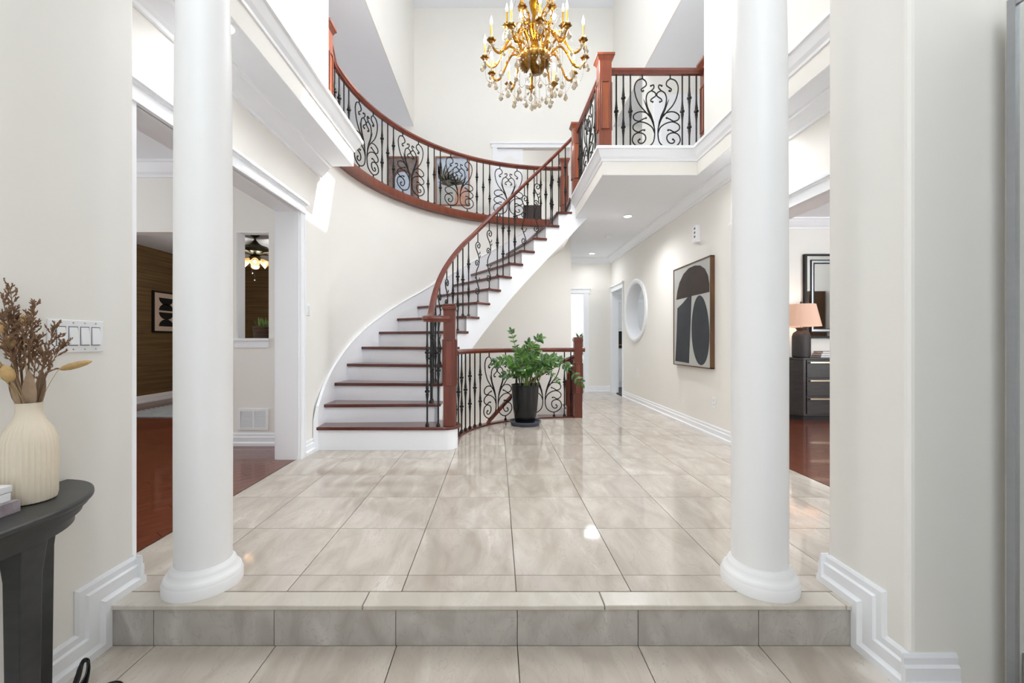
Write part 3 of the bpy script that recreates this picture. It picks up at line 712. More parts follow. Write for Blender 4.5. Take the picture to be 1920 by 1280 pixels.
def newel(parent, x, y, z0, z1, wd=.125, rounded=False, material='orange_wood', panel=(.22, .72)):
    h = wd / 2; H = z1 - z0
    p = bevel(MB().box(x - h, x + h, y - h, y + h, z0, z1 - .045).build('newel_post', material, parent), .004)
    if rounded:
        c = bevel(MB().box(x - h * 1.18, x + h * 1.18, y - h * 1.18, y + h * 1.18, z1 - .06, z1 - .02).box(x - h * 1.05, x + h * 1.05, y - h * 1.05, y + h * 1.05, z1 - .02, z1).box(x - h * 1.08, x + h * 1.08, y - h * 1.08, y + h * 1.08, z1 - .075, z1 - .06).build('cap', material, p), .014, 3)
    else:
        g = h + .03
        mb = MB().box(x - g, x + g, y - g, y + g, z1 - .03, z1)
        mb.add([(x + a * h, y + b * h, z1 - .075) for a, b in ((-1, -1), (1, -1), (1, 1), (-1, 1))] + [(x + a * (g - .006), y + b * (g - .006), z1 - .03) for a, b in ((-1, -1), (1, -1), (1, 1), (-1, 1))],
               [(0, 1, 5, 4), (1, 2, 6, 5), (2, 3, 7, 6), (3, 0, 4, 7)])
        c = bevel(mb.build('cap', material, p), .003)
    # raised panel frames on the four faces
    za, zb = z0 + H * panel[0], z0 + H * panel[1]; e = h * .52; t = .015
    mb = MB()
    for k in range(4):
        a = k * pi / 2
        def q(u0, u1, v0, v1, d=.013):
            m2 = MB().box(u0, u1, -h - d, -h + .002, v0, v1)
            mb.add([(x + vx * cos(a) - vy * sin(a), y + vx * sin(a) + vy * cos(a), vz) for vx, vy, vz in m2.v], m2.f)
        q(-e - t, -e, za, zb); q(e, e + t, za, zb); q(-e, e, za, za + t); q(-e, e, zb - t, zb)
    bevel(mb.build('panel_moulding', material, p), .005)
    MB().box(x - e, x + e, y - h - .003, y + h + .003, za + t, zb - t).box(x - h - .003, x + h + .003, y - e, y + e, za + t, zb - t).build('panel', 'orange_panel' if material == 'orange_wood' else 'cherry_panel', p)
    return p

# --- stair railing
sr = thing('stair_railing', 'cherry handrail with black iron balusters climbing the curved stair', 'railing', (-0.49, 4.40, 0))
RB = 1.77
newel(sr, -.487, 4.405, ZT[0], 1.49, .122, True, 'cherry_wood', (.33, .71))
pts = smoothline([(-.49, 4.36, 1.335), (-.56, 4.33, 1.335), (-.66, 4.325, 1.336), (-.735, 4.375, 1.34), (-.745, 4.47, 1.345)], 5)[:-1]
d = -6.0
while d <= 93.0:
    pts.append(Vector((*ARC(RB, d), max(1.35, zline(d) + .915)))); d += 2.25
for i in range(3):      # ease the start
    for j in range(18, 34): pts[j].z = (pts[j - 1].z + pts[j].z * 2 + pts[j + 1].z) / 4
rail3(sr, pts, 1.08)
def railz(dg): return max(1.34, zline(dg) + .915) - .03
cnt = 0
for k in range(15):
    kinds = {3: 's', 4: 's', 7: 's', 8: 's', 11: 's', 12: 's'}.get(k, 'p')
    w_ = PH[k + 1] - PH[k]
    if k == 0:
        for (x, y, kd) in ((-.715, 4.37, 2), (-.60, 4.355, 1)): baluster(sr, x, y, ZT[0], 1.315 - ZT[0], kd)
        continue
    if kinds == 's':
        dg = PH[k] + w_ * .42; x, y = ARC(RB, dg); s_baluster(sr, x, y, ZT[k], railz(dg) - ZT[k], sin(radians(dg)), cos(radians(dg)))
    else:
        for fr in (.12, .62):
            dg = PH[k] + w_ * fr; x, y = ARC(RB, dg); cnt += 1
            baluster(sr, x, y, ZT[k], railz(dg) - ZT[k], 1 if cnt % 2 else 2, -radians(dg))

# --- curved upper railing
ur = thing('upper_railing', 'long curved cherry railing with iron scrolls around the upper landing', 'railing', (-1.72, 4.3, F2))
def at_curve(s):
    d = math.degrees(s / RRAIL)
    if d < 0: return (CX - RRAIL, CY + s)
    return ARC(RRAIL, d)
NB = 4.17
ap = [(-1.715, 4.34)] + [(CX - RRAIL + .06 * (1 - i / 3), 4.45 + .08 * i) for i in range(1, 3)] + [ARC(RRAIL, a) for a in range(0, 91, 2)] + [(1.15, CY + RRAIL)]
rail3(ur, [(x, y, NB) for x, y in ap], 1.1)
MB().sweep(ap, [(-.05, F2 - .10), (-.05, F2 - .03), (-.04, F2 + .012), (.04, F2 + .012), (.055, F2 - .06), (.055, F2 - .10)], XY).build('base_rail', 'orange_wood', ur, True)
H0 = F2 + .012
for a in (16.2, 35.0, 54.0, 72.6): scroll_panel(ur, at_curve, radians(a) * RRAIL, H0, NB - .03 - H0)
for i, a in enumerate((-1.9, .6, 3.1, 5.6, 8.1) + tuple(16.2 + 18.8 * j + o for j in range(4) for o in (7.0, 9.4, 11.8)) + (88.0,)):
    x, y = at_curve(radians(a) * RRAIL); baluster(ur, x, y, H0, NB - .03 - H0, 1 if (i % 3) == 0 else 2, -radians(a))
newel(ur, -1.725, 4.27, F2, 4.28, .12); newel(ur, 1.17, CY + RRAIL - .1, F2, 4.28, .12)

# --- balcony railing
br = thing('balcony_railing', 'straight cherry railing with one iron scroll panel on the right balcony', 'railing', (1.22, 4.85, F2))
newel(br, 1.215, 4.85, F2, 4.33, .14); newel(br, 2.395, 4.85, F2, 4.30, .12); newel(br, 1.16, 6.25, F2, 4.28, .12)
rail3(br, [(1.28, 4.85, NB), (2.34, 4.85, NB)], 1.15); rail3(br, [(1.20, 4.92, NB), (1.17, 6.2, NB)], 1.1)
at_front = lambda s: (1.28 + s, 4.85)
at_side = lambda s: (1.20 - .02 * s, 4.92 + s)
H1 = F2 + .0
for at_, L_ in ((at_front, 1.06), (at_side, 1.28)):
    scroll_panel(br, at_, L_ / 2, H1, NB - .03 - H1, .0017)
    for i, o in enumerate((.075, .155, .235)):
        for s in (o * L_ / 1.06, L_ - o * L_ / 1.06):
            x, y = at_(s); baluster(br, x, y, H1, NB - .03 - H1, 2 if i == 1 else 1)

# --- guard railing of the basement stairwell
gr = thing('guard_railing', 'low curved cherry guard railing with iron scrolls behind the potted plant', 'railing', (-.45, 4.6, 0))
RG = 1.53; GZ = .985
gp = [(-.43, 4.44)] + [ARC(RG, a) for a in range(-4, 91, 4)] + [(1.28, CY + RG)]
rail3(gr, [(x, y, GZ) for x, y in gp], 1.0)
MB().sweep([ARC(RG, a) for a in range(-1, 91, 4)] + [(1.225, CY + RG)], [(-.045, 0.0), (-.045, .012), (-.035, .02), (.045, .02), (.06, .0), (.06, -.2), (.045, -.2), (.045, 0)], XY).build('base_rail', 'tread_wood', gr, True)
at_g = lambda s: ARC(RG, math.degrees(s / RG))
for a in (46.7, 76.0): scroll_panel(gr, at_g, radians(a) * RG, .02, GZ - .05, .00165)
for i, a in enumerate((6.5, 11.0, 15.5, 20.1, 24.7, 29.3, 33.9, 59.5, 62.8, 87.5, 91.0, 93.5)):
    x, y = at_g(radians(a) * RG); baluster(gr, x, y, .02, GZ - .05, 2 if i % 2 == 0 else 1, -radians(a))
newel(gr, 1.18, CY + RG + .01, 0, 1.17, .115, True, 'cherry_wood', (.3, .68))
newel(gr, 1.12, CY + RG + .35, -.2, .86, .1, True, 'cherry_wood', (.3, .68))
rail3(gr, [(1.15, CY + RG + .06, .90), (.95, CY + RG + .07, .80), (.6, CY + RG + .04, .60), (.2, CY + RG - .18, .33), (-.1, CY + RG - .5, .05), (-.28, CY + RG - .85, -.25)], .85, name='sloping_handrail')

# ------------------------------------------------------------------ chandelier
CHX, CHY = .417, 4.70
ch = thing('chandelier', 'gold candle chandelier with hanging crystal drops', 'chandelier', (CHX, CHY, 4.2))
C0 = (CHX, CHY, 0)
MB().lathe([(.01, 4.05), (.03, 4.06), (.10, 4.085), (.16, 4.14), (.185, 4.20), (.18, 4.23), (.15, 4.235)], 32, C0).build('bowl', 'antique_gold', ch, True)
MB().lathe([(.15, 4.23), (.06, 4.25), (.035, 4.3), (.05, 4.36), (.03, 4.42), (.06, 4.5), (.075, 4.56), (.04, 4.62), (.03, 4.7), (.055, 4.78), (.065, 4.84), (.03, 4.92), (.025, 5.05), (.05, 5.1), (.02, 5.16), (.012, 5.3)], 20, C0).build('stem', 'gold', ch, True)
mb = MB(); z = 5.3; i = 0
while z < TOP - .08:
    ring_ = [(CHX + (.014 * cos(a) if i % 2 else 0), CHY + (0 if i % 2 else .014 * cos(a)), z + .022 + .026 * sin(a)) for a in [2 * pi * j / 10 for j in range(11)]]
    mb.tube(ring_, .004, 5); z += .042; i += 1
mb.build('chain', 'gold', ch, True)
MB().lathe([(.02, TOP - .09), (.05, TOP - .07), (.09, TOP - .03), (.1, TOP)], 24, C0).build('canopy', 'gold', ch, True)
def drop_mesh(L, r):
    return MB().lathe([(.001, 0), (r * .35, -L * .18), (r * .8, -L * .5), (r, -L * .68), (r * .6, -L * .88), (.001, -L)], 6)
big = [None]; small = [None]
def drop(parent, p, kind):
    pool = big if kind else small
    if pool[0] is None:
        o = (drop_mesh(.098, .028) if kind else drop_mesh(.066, .018)).build('crystal_drop', 'crystal', parent, False); pool[0] = o
        o.location = p; o.matrix_parent_inverse = parent_world(parent).inverted()
    else: copy_of(pool[0], parent, p, (0, 0, random.random() * 3))
def strand(parent, pts, sp=.017, r=.0055):
    mb = MB(); P = [Vector(p) for p in pts]; acc = 0
    for a, b in zip(P[:-1], P[1:]):
        L = (b - a).length; t = acc
        while t < L:
            mb.lathe([(.0005, -r), (r, 0), (.0005, r)], 5, tuple(a + (b - a) * (t / L)), cap=False); t += sp
        acc = t - L
    if mb.v: mb.build('bead_strand', 'crystal', parent)
def polar(r, a, z): return (CHX + r * sin(a), CHY - r * cos(a), z)
def chand_arm(a, R, zp, pth, r0=.012):
    arm = MB().tube([polar(r, a, z) for r, z in [(p.x, p.y) for p in smoothline([(r, z, 0) for r, z in pth], 5)]], r0, 7).build('arm', 'gold', ch, True)
    mb = MB(); q = pth[2]
    for (r, z) in (pth[1], pth[3], pth[4]): MB().ball(polar(r, a, z + .010), .018, 7, 5).build('knob', 'gold', arm, True)
    cur = [(q[0] + .045 * (1 - t / 10) * cos(t * .62), q[1] + .03 + .045 * (1 - t / 10) * sin(t * .62)) for t in range(10)]
    mb.tube([polar(r, a, z) for r, z in cur], .006, 5)
    mb.build('leaf_scroll', 'gold', arm, True)
    c = polar(R, a, zp)
    MB().lathe([(.008, -.03), (.02, -.018), (.024, -.005), (.042, .004), (.046, .014), (.03, .01), (.018, .014), (.016, .045), (.011, .05)], 12, c, flute=6, famp=.12).build('drip_pan', 'antique_gold', arm, True)
    MB().lathe([(.0105, .045), (.0105, .165), (.007, .168)], 10, c).build('candle_sleeve', 'candle_gold', arm, True)
    MB().lathe([(.006, .165), (.013, .185), (.014, .20), (.009, .228), (.0015, .262)], 10, c).build('candle_bulb', 'bulb', arm, True)
    for k in range(3):
        b = a + (k - 1) * .07
        p = polar(R + (.03 if k == 1 else .0), b, zp - .02 - (.03 if k == 1 else 0)); drop(arm, p, k == 1)
    return arm
LOWP = [(.13, 4.19), (.20, 4.30), (.28, 4.355), (.35, 4.28), (.43, 4.145), (.50, 4.135), (.55, 4.20)]
UPP = [(.05, 4.42), (.10, 4.52), (.16, 4.56), (.20, 4.48), (.25, 4.44), (.29, 4.47), (.31, 4.55)]
for k in range(12): chand_arm(k * pi / 6, .55, 4.22, LOWP)
for k in range(6): chand_arm(k * pi / 3 + pi / 6, .31, 4.57, UPP, .011)
for k in range(6):     # tall inner scrolls
    a = k * pi / 3
    MB().tube([polar(p.x, a, p.y) for p in smoothline([(.06, 4.28, 0), (.15, 4.34, 0), (.17, 4.46, 0), (.10, 4.54, 0), (.08, 4.66, 0), (.15, 4.76, 0), (.20, 4.86, 0), (.15, 4.94, 0), (.06, 4.98, 0)], 5)], .009, 6).build('inner_scroll', 'gold', ch, True)
for k in range(12):
    a = k * pi / 6; b = a + pi / 6
    P = [polar(.55 + .0 * t, a + (b - a) * t / 8, 4.20 - .13 * (1 - ((t - 4) / 4) ** 2)) for t in range(9)]
    strand(ch, P)
    strand(ch, [polar(.31 - .06 * t / 6 + .0, a, 4.56 - .10 * t / 6 - .10 * (1 - ((t - 3) / 3) ** 2)) for t in range(7)])
    strand(ch, [polar(.43, a, 4.13), polar(.43, a, 3.97)], .016, .005); drop(ch, polar(.43, a, 3.97), True)
    strand(ch, [polar(.30, a + .26, 4.30), polar(.30, a + .26, 3.93)], .015, .005); drop(ch, polar(.30, a + .26, 3.93), True)
    drop(ch, polar(.49, a + .26, 4.08), False)
for k in range(9):
    a = k * 2 * pi / 9 + .2
    strand(ch, [polar(.17, a, 4.17), polar(.19, a, 3.88)], .015, .005); drop(ch, polar(.19, a, 3.88), True)
    P = [polar(.19, a + (2 * pi / 9) * t / 6, 3.90 - .07 * (1 - ((t - 3) / 3) ** 2)) for t in range(7)]
    strand(ch, P, .014, .005)
strand(ch, [(CHX, CHY, 4.05), (CHX, CHY, 3.76)], .017, .0075); drop(ch, (CHX, CHY, 3.76), True)
mb = MB()
for k in range(26):
    a = 2 * pi * k / 26
    for (r, z) in ((.187, 4.2), (.165, 4.145)): mb.ball(polar(r, a, z), .009, 6, 4)
mb.build('bead_ring', 'crystal', ch, True)['kind'] = 'stuff'
for a, r, z, L in [(k * pi / 4, .2 - .06 * (k % 2), 4.9, .35) for k in range(8)]:
    strand(ch, [polar(r, a, z), polar(r + .06, a, z - L * .6), polar(r, a, z - L)], .016, .0055); drop(ch, polar(r, a, z - L), k % 2 == 0)
for k in range(12): light('candle_light', 'POINT', polar(.55, k * pi / 6, 4.44), 12.8, (.95, .975, 1.0), size=0.04)

# ------------------------------------------------------------------ potted ZZ plant
PX, PY = .375, 5.70
pt = thing('plant_pot', 'glossy black tapered plant pot standing in a grey saucer', 'pot', (PX, PY, .03))
MB().lathe([(.125, .03), (.135, .05), (.16, .2), (.175, .38), (.182, .52), (.187, .525), (.187, .535), (.178, .535), (.172, .50)], 40, (PX, PY, 0)).build('body', 'pot_black', pt, True)
MB().lathe([(.001, .49), (.172, .495), (.172, .5)], 32, (PX, PY, 0), cap=False).build('soil', 'soil', pt, True)
tag(MB().lathe([(.18, .0), (.19, .012), (.2, .035), (.215, .04), (.215, .055), (.2, .055), (.185, .03), (.0012, .027)], 40, (PX, PY, 0)).build('plant_saucer', 'saucer_grey', None, True), 'round grey saucer under the black pot', 'saucer')
zz = thing('zz_plant', 'green leafy plant with arching stems growing in the black pot', 'plant', (PX, PY, .5))
def leaf_mesh(L, W):
    vs = []; n = 7
    for i in range(n):
        t = i / (n - 1); w_ = W * (sin(pi * t ** .8)) ** .75 * .5 + .0004; zc = -.10 * L * t * t
        vs += [(-w_, t * L, zc + w_ * .35), (0, t * L, zc), (w_, t * L, zc + w_ * .35)]
    return MB().add(vs, [(i * 3 + j, i * 3 + j + 1, i * 3 + 4 + j, i * 3 + 3 + j) for i in range(n - 1) for j in range(2)])
LEAF = [None]
def leaf(parent, p, dirv, up, sc, material='leaf_green', pool=LEAF, LW=(.100, .054), name='leaf'):
    y = Vector(dirv).normalized(); u = Vector(up); x = y.cross(u)
    if x.length < 1e-4: x = y.orthogonal()
    x.normalize(); z = x.cross(y)
    M = Matrix((x, y, z)).transposed().to_euler()
    if pool[0] is None:
        o = leaf_mesh(*LW).build(name, material, parent, True, fix=False); pool[0] = o
        o.location = p; o.rotation_euler = M; o.scale = (sc,) * 3; o.matrix_parent_inverse = parent_world(parent).inverted()
    else: copy_of(pool[0], parent, p, M, (sc,) * 3)
STEMS = [  # tip offset x, y, height above soil, leaves, size, droop
    (-.19, .02, .76, 9, .75, .02), (.20, -.05, .66, 8, 1.0, .12), (.05, .05, .60, 10, 1.0, .02), (-.08, -.08, .47, 9, 1.1, .02), (-.40, -.03, .33, 10, .95, .10),
    (-.20, -.12, .36, 8, 1.15, .05), (.10, -.12, .40, 9, 1.1, .03), (.36, -.06, .36, 10, 1.1, .08), (.56, .0, .28, 10, 1.0, .16), (.74, -.06, .06, 11, .95, .24),
    (.30, .12, .32, 8, 1.0, .08), (.42, -.16, .10, 8, .6, .12), (-.02, .1, .48, 8, 1.0, .02), (-.28, .06, .16, 6, .9, .04), (.16, .1, .50, 9, 1.05, .03), (.0, -.16, .24, 6, 1.0, .02)]
for (dx, dy, h, nl, sc, dp) in STEMS:
    b0 = Vector((PX + dx * .18 + random.uniform(-.03, .03), PY + dy * .3 + random.uniform(-.03, .03), .49))
    tip = Vector((PX + dx, PY + dy, .49 + h)); mid = b0.lerp(tip, .5) + Vector((-dx * .10, 0, .06 + dp * 1.1))
    P = smoothline([b0, b0.lerp(mid, .5) + Vector((-dx * .04, 0, .02)), mid, mid.lerp(tip, .55) + Vector((0, 0, dp * .35)), tip], 5)
    st = MB().tube(P, [.0085 * (1 - .7 * i / len(P)) for i in range(len(P))], 6).build('stem', 'stem_green', zz, True)
    for i in range(nl):
        t = .30 + .70 * i / (nl - 1); k = min(len(P) - 2, int(t * (len(P) - 1))); p = P[k]; tg = (P[k + 1] - P[k]).normalized()
        side = tg.cross(Vector((random.uniform(-.3, .3), -1, .25))).normalized()
        for s in (1, -1):
            dv = side * s * 1.0 + tg * .55 + Vector((0, random.uniform(-.2, .1), random.uniform(-.05, .15)))
            nrm = Vector((random.uniform(-.4, .4), -.75, .75))
            leaf(st, p, dv, nrm, sc * random.uniform(.85, 1.12) * (1 - .25 * (t - .3)))
    leaf(st, P[-1], (P[-1] - P[-2]), (0, -.8, .6), sc * .8)

# ------------------------------------------------------------------ large painting on the hall wall
pa = thing('abstract_painting', 'large abstract canvas of dark arch and oval shapes on the hall wall', 'painting', (XR, 5.48, .8))
def wp(zx, zy, xpl=2.462):
    px = 1240 + zx / 4; py = 400 + zy / 4; Y = xpl * FPX / (px - 932); return (Y, CAM_H - (py - 641) / FPX * Y)
yl, yr, zb, zt = 5.94, 4.93, .80, 2.09
MB().box(2.466, 2.508, yr, yl, zb, zt).build('canvas', 'canvas_grey', pa)
mb = MB().box(2.458, 2.509, yr - .012, yr, zb - .01, zt + .01).box(2.458, 2.509, yl, yl + .012, zb - .01, zt + .01).box(2.458, 2.509, yr - .012, yl + .012, zt, zt + .012).box(2.458, 2.509, yr - .012, yl + .012, zb - .012, zb)
mb.build('frame', 'walnut_edge', pa)
def shape(pts, m, d=.0015):
    P = smoothline([(a, b, 0) for a, b in pts], 4) if m != 'raw' else pts
    return [(p[0], p[1]) for p in P]
def paint(pts, material, name='painted_shape', straight=False):
    q = [wp(*p) for p in pts]
    MB().prism(q, 2.463, 2.467, 'x').build(name, material, pa)
dome = [(112, 647), (118, 590), (135, 520), (165, 455), (205, 410), (250, 390), (290, 390), (325, 415), (348, 465), (358, 530), (358, 588), (290, 604), (226, 618), (195, 628)]
paint(dome, 'paint_umber')
paint([(196, 629), (224, 618), (218, 800), (212, 950), (205, 1122), (150, 1112), (104, 1106), (112, 950), (120, 712), (160, 672)], 'paint_slate')
ov = []
for i in range(40):
    a = 2 * pi * i / 40; ov.append((292 + 66 * cos(a) * (1.0 + .06 * sin(a)) - 6 * sin(a) * -1, 876 + 262 * sin(a)))
paint(ov, 'paint_slate')
# door chime, outlets, light switches
cb = thing('door_chime', 'small white door chime box above the abstract canvas', 'chime', (XR, 5.31, 2.35))
bevel(MB().box(2.455, 2.51, 5.27, 5.37, 2.34, 2.55).build('case', 'switch_plastic', cb), .006)
for i in range(3): MB().box(2.452, 2.456, 5.285, 5.315, 2.395 + .05 * i, 2.42 + .05 * i).build('vent_slot', 'saucer_grey', cb)
for (y, z, lb) in ((4.93, .40, 'white wall outlet below the abstract canvas'), (7.62, .55, 'white wall outlet below the round window')):
    t = thing('wall_outlet', lb, 'outlet', (XR, y, z), 'wall outlets of the hall')
    bevel(MB().box(2.504, 2.51, y - .036, y + .036, z - .058, z + .058).build('plate', 'switch_plastic', t), .002)
    for dz in (-.024, .024): MB().box(2.502, 2.505, y - .016, y + .016, z + dz - .014, z + dz + .014).build('socket', 'box_white', t)
sw = thing('light_switch_panel', 'white four-gang light switch plate on the wall above the console table', 'light switch', (XNL, 1.66, 1.12))
bevel(MB().box(XNL, XNL + .007, 1.552, 1.772, 1.06, 1.185).build('plate', 'switch_plastic', sw), .003)
for i in range(4):
    y = 1.586 + .046 * i + .012
    r = bevel(MB().add([(XNL + .006, y - .016, 1.088), (XNL + .006, y + .016, 1.088), (XNL + .006, y + .016, 1.158), (XNL + .006, y - .016, 1.158),
                        (XNL + .016, y - .016, 1.09), (XNL + .016, y + .016, 1.09), (XNL + .009, y + .016, 1.156), (XNL + .009, y - .016, 1.156)],
                       [(3, 2, 1, 0), (4, 5, 6, 7), (0, 1, 5, 4), (1, 2, 6, 5), (2, 3, 7, 6), (3, 0, 4, 7)]).build('rocker', 'switch_plastic', sw), .001)
    MB().box(XNL + .006, XNL + .0075, y - .0185, y + .0185, 1.086, 1.160).build('rocker_gap', 'saucer_grey', sw)
    for z in (1.072, 1.174): MB().ball((XNL + .0075, y, z), .003, 6, 4).build('screw', 'aluminium', sw)
s2 = thing('dimmer_switch', 'small white light switch on the curved wall left of the stairs', 'light switch', (XL, 4.19, 1.36))
bevel(MB().box(XL, XL + .007, 4.15, 4.23, 1.36, 1.48).build('plate', 'switch_plastic', s2), .003)
bevel(MB().box(XL + .005, XL + .014, 4.172, 4.208, 1.385, 1.455).build('rocker', 'box_white', s2), .002)

# recessed lights and smoke detector in the hall ceiling
for (x, y, lb) in ((1.92, 6.27, 'round recessed ceiling light nearest the balcony edge'), (1.98, 8.9, 'round recessed ceiling light at the far end of the hall'),
                   (2.36, 3.9, 'added round fill light under the right landing, hidden by the column'), (-1.60, 2.5, 'added round fill light under the left landing, hidden by the column')):
    t = thing('recessed_light', lb, 'ceiling light', (x, y, SOF), 'recessed lights in the hall ceiling')
    MB().lathe([(.075, -.001), (.075, -.006), (.055, -.008), (.052, -.002)], 32, (x, y, SOF)).build('trim_ring', 'white_trim', t, True)
    MB().lathe([(.001, -.0095), (.05, -.0085), (.05, -.003)], 24, (x, y, SOF), cap=False).build('lens', 'lamp_lens', t, True)
    light('recessed_spot', 'SPOT', (x, y, SOF - .03), {6.27: 120, 8.9: 26, 3.9: 50, 2.5: 18}[y], (.97, .98, 1.0), aim=(-.35 if y == 6.27 else 0, 0, -1), size=.15, spot=3.1)
sd = thing('smoke_detector', 'small round white smoke detector on the hall ceiling', 'smoke detector', (1.94, 7.44, SOF))
MB().lathe([(.055, 0), (.055, -.015), (.045, -.03), (.02, -.034)], 24, (1.94, 7.44, SOF)).build('body', 'switch_plastic', sd, True)

# ------------------------------------------------------------------ console table with vase, flowers and books
TZ = .58
ct = thing('console_table', 'charcoal console table with rounded end against the cream wall', 'table', (-1.5, 1.0, LOW))
def top_poly(g):
    P = [(-1.637, .1 + g)] + [(-1.64 + (.285 - g) * cos(radians(a)), .44 - (.34 - g) * sin(radians(a))) for a in range(84, -1, -6)]
    P += [(-1.64 + (.285 - g) * cos(radians(a)), 1.28 + (.345 - g) * sin(radians(a))) for a in range(0, 85, 6)] + [(-1.637, 1.625 - g)]
    return P
bevel(MB().prism(top_poly(0), TZ - .022, TZ).build('table_top', 'charcoal_table', ct, True), .006, 2)
MB().prism(top_poly(.012), TZ - .034, TZ - .022).prism(top_poly(.03), TZ - .062, TZ - .034).build('apron_moulding', 'charcoal_table', ct, True)
MB().prism(top_poly(.05), TZ - .10, TZ - .062).build('apron', 'charcoal_table', ct, True)
def leg(x0, x1, y0, y1):
    m = MB(); zt, zb = TZ - .10, LOW
    vs = []
    for z, s in ((zb, .86), (TZ - .2, 1.0), (zt, 1.35)):
        cx, cy, hx, hy = (x0 + x1) / 2, (y0 + y1) / 2, (x1 - x0) / 2 * s, (y1 - y0) / 2 * (s if s < 1.1 else 1.2)
        vs += [(cx - hx, cy - hy, z), (cx + hx, cy - hy, z), (cx + hx, cy + hy, z), (cx - hx, cy + hy, z)]
    m.add(vs, [(3, 2, 1, 0), (8, 9, 10, 11)] + [(k * 4 + i, k * 4 + (i + 1) % 4, k * 4 + 4 + (i + 1) % 4, k * 4 + 4 + i) for k in range(2) for i in range(4)])
    return bevel(m.build('leg', 'charcoal_table', ct), .004)
leg(-1.475, -1.42, 1.27, 1.335); leg(-1.625, -1.575, 1.46, 1.52); leg(-1.475, -1.42, .36, .425); leg(-1.625, -1.575, .2, .26)
MB().box(-1.47, -1.425, .42, 1.28, LOW + .05, LOW + .085).build('stretcher', 'charcoal_table', ct)
VX, VY = -1.535, 1.40
MB_v = MB().lathe([(.055, 0), (.064, .004), (.067, .02), (.068, .16), (.066, .2), (.056, .235), (.040, .262), (.032, .285), (.031, .31), (.034, .322), (.031, .322), (.027, .30), (.03, .27)], 160, (VX, VY, TZ), flute=32, famp=.022)
for i, p in enumerate(MB_v.v):      # keep the neck round
    h = p[2] - TZ
    if h > .25 or h < .003:
        a = atan2(p[1] - VY, p[0] - VX); r = sqrt((p[0] - VX) ** 2 + (p[1] - VY) ** 2); r /= (1 + .022 * cos(32 * a)); MB_v.v[i] = (VX + r * cos(a), VY + r * sin(a), p[2])
tag(MB_v.build('ribbed_vase', 'vase_ceramic', None, True), 'cream ribbed ceramic vase holding dried flowers on the console table', 'vase')
fl = thing('dried_bouquet', 'dried brown flower sprays and tan bunny tails in the cream vase', 'dried flowers', (VX, VY, TZ + .31))
NZ = TZ + .31
def seedhead(parent, p, d, L, r):
    d = Vector(d).normalized(); P = [Vector(p) + d * (L * t) for t in (0, .1, .3, .55, .8, .95, 1.0)]
    return MB().tube(P, [r * .3, r * .7, r, r * 1.0, r * .75, r * .35, r * .05], 10).build('seed_head', 'dried_tan', parent, True)
def spray(tip, nb=9, sz=1.0):
    b0 = Vector((VX + random.uniform(-.012, .012), VY + random.uniform(-.012, .012), NZ - .08)); tip = Vector(tip)
    P = smoothline([b0, b0.lerp(tip, .45) + Vector((0, 0, .035)), b0.lerp(tip, .8) + Vector((0, 0, .02)), tip], 6)
    st = MB().tube(P, [.0018 * (1 - .5 * i / len(P)) for i in range(len(P))], 5).build('flower_stem', 'dried_brown', fl, True)
    mb = MB()
    for i in range(nb):
        t = .42 + .58 * i / (nb - 1); k = min(len(P) - 2, int(t * (len(P) - 1))); p = P[k]; tg = (P[k + 1] - P[k]).normalized()
        for s in range(2):
            d = (tg * .9 + Vector((random.uniform(-1, 1), random.uniform(-1, 1), random.uniform(-.1, .7)))).normalized()
            L = random.uniform(.018, .045) * sz * (1.2 - .5 * t); q = p + d * L
            mb.tube([p, p.lerp(q, .5) + Vector((0, 0, .003)), q], .0009, 4)
            for j in range(5):
                r = p.lerp(q, .3 + .7 * j / 4); dd = (d + Vector((random.uniform(-.8, .8), random.uniform(-.8, .8), random.uniform(-.2, .9)))).normalized()
                e = r + dd * random.uniform(.007, .014) * sz; mb.tube([r, r.lerp(e, .55), e], [.0008, .0027, .0006], 4)
    f = mb.build('florets', 'dried_brown', st); f['kind'] = 'stuff'
def px_at(px, py, Y): return (max(-1.60, (px - 932) / FPX * Y), Y, CAM_H - (py - 641) / FPX * Y)
for (px, py, Y, nb, sz) in ((2, 537, 1.40, 10, 1.0), (5, 560, 1.36, 8, 1.0), (66, 568, 1.44, 10, 1.0), (103, 615, 1.46, 11, 1.2), (118, 645, 1.47, 10, 1.0), (0, 590, 1.38, 9, 1.1), (30, 600, 1.42, 12, 1.3),
                            (48, 610, 1.37, 12, 1.3), (70, 640, 1.42, 12, 1.2), (85, 665, 1.38, 10, 1.1), (12, 640, 1.34, 11, 1.2), (60, 590, 1.46, 10, 1.0), (-30, 590, 1.4, 10, 1.2), (-50, 640, 1.42, 10, 1.2)):
    spray(px_at(px, py, Y), nb, sz)
for (px, py, Y, px2, py2, L, r) in ((14, 655, 1.36, 20, 615, .045, .016), (20, 715, 1.33, 10, 690, .055, .017), (43, 612, 1.40, 44, 585, .042, .009), (-4, 700, 1.33, -10, 670, .045, .014), (4, 625, 1.38, 2, 600, .04, .012)):
    a = Vector(px_at(px, py, Y)); b = Vector(px_at(px2, py2, Y)); b0 = Vector((VX + random.uniform(-.01, .01), VY, NZ - .06))
    st = MB().tube(smoothline([b0, b0.lerp(a, .6) + Vector((0, 0, .02)), a], 6), .0014, 5).build('flower_stem', 'dried_tan', fl, True)
    seedhead(st, a, b - a, L, r)
a = Vector(px_at(112, 692, 1.46)); b = Vector(px_at(160, 680, 1.50)); b0 = Vector((VX + .015, VY, NZ - .05))
st = MB().tube(smoothline([b0, b0.lerp(a, .45) + Vector((0, 0, .02)), b0.lerp(a, .85) + Vector((0, 0, .012)), a], 6), .0009, 5).build('flower_stem', 'dried_tan', fl, True)
seedhead(st, a, b - a, .085, .0115)
DL = [None]
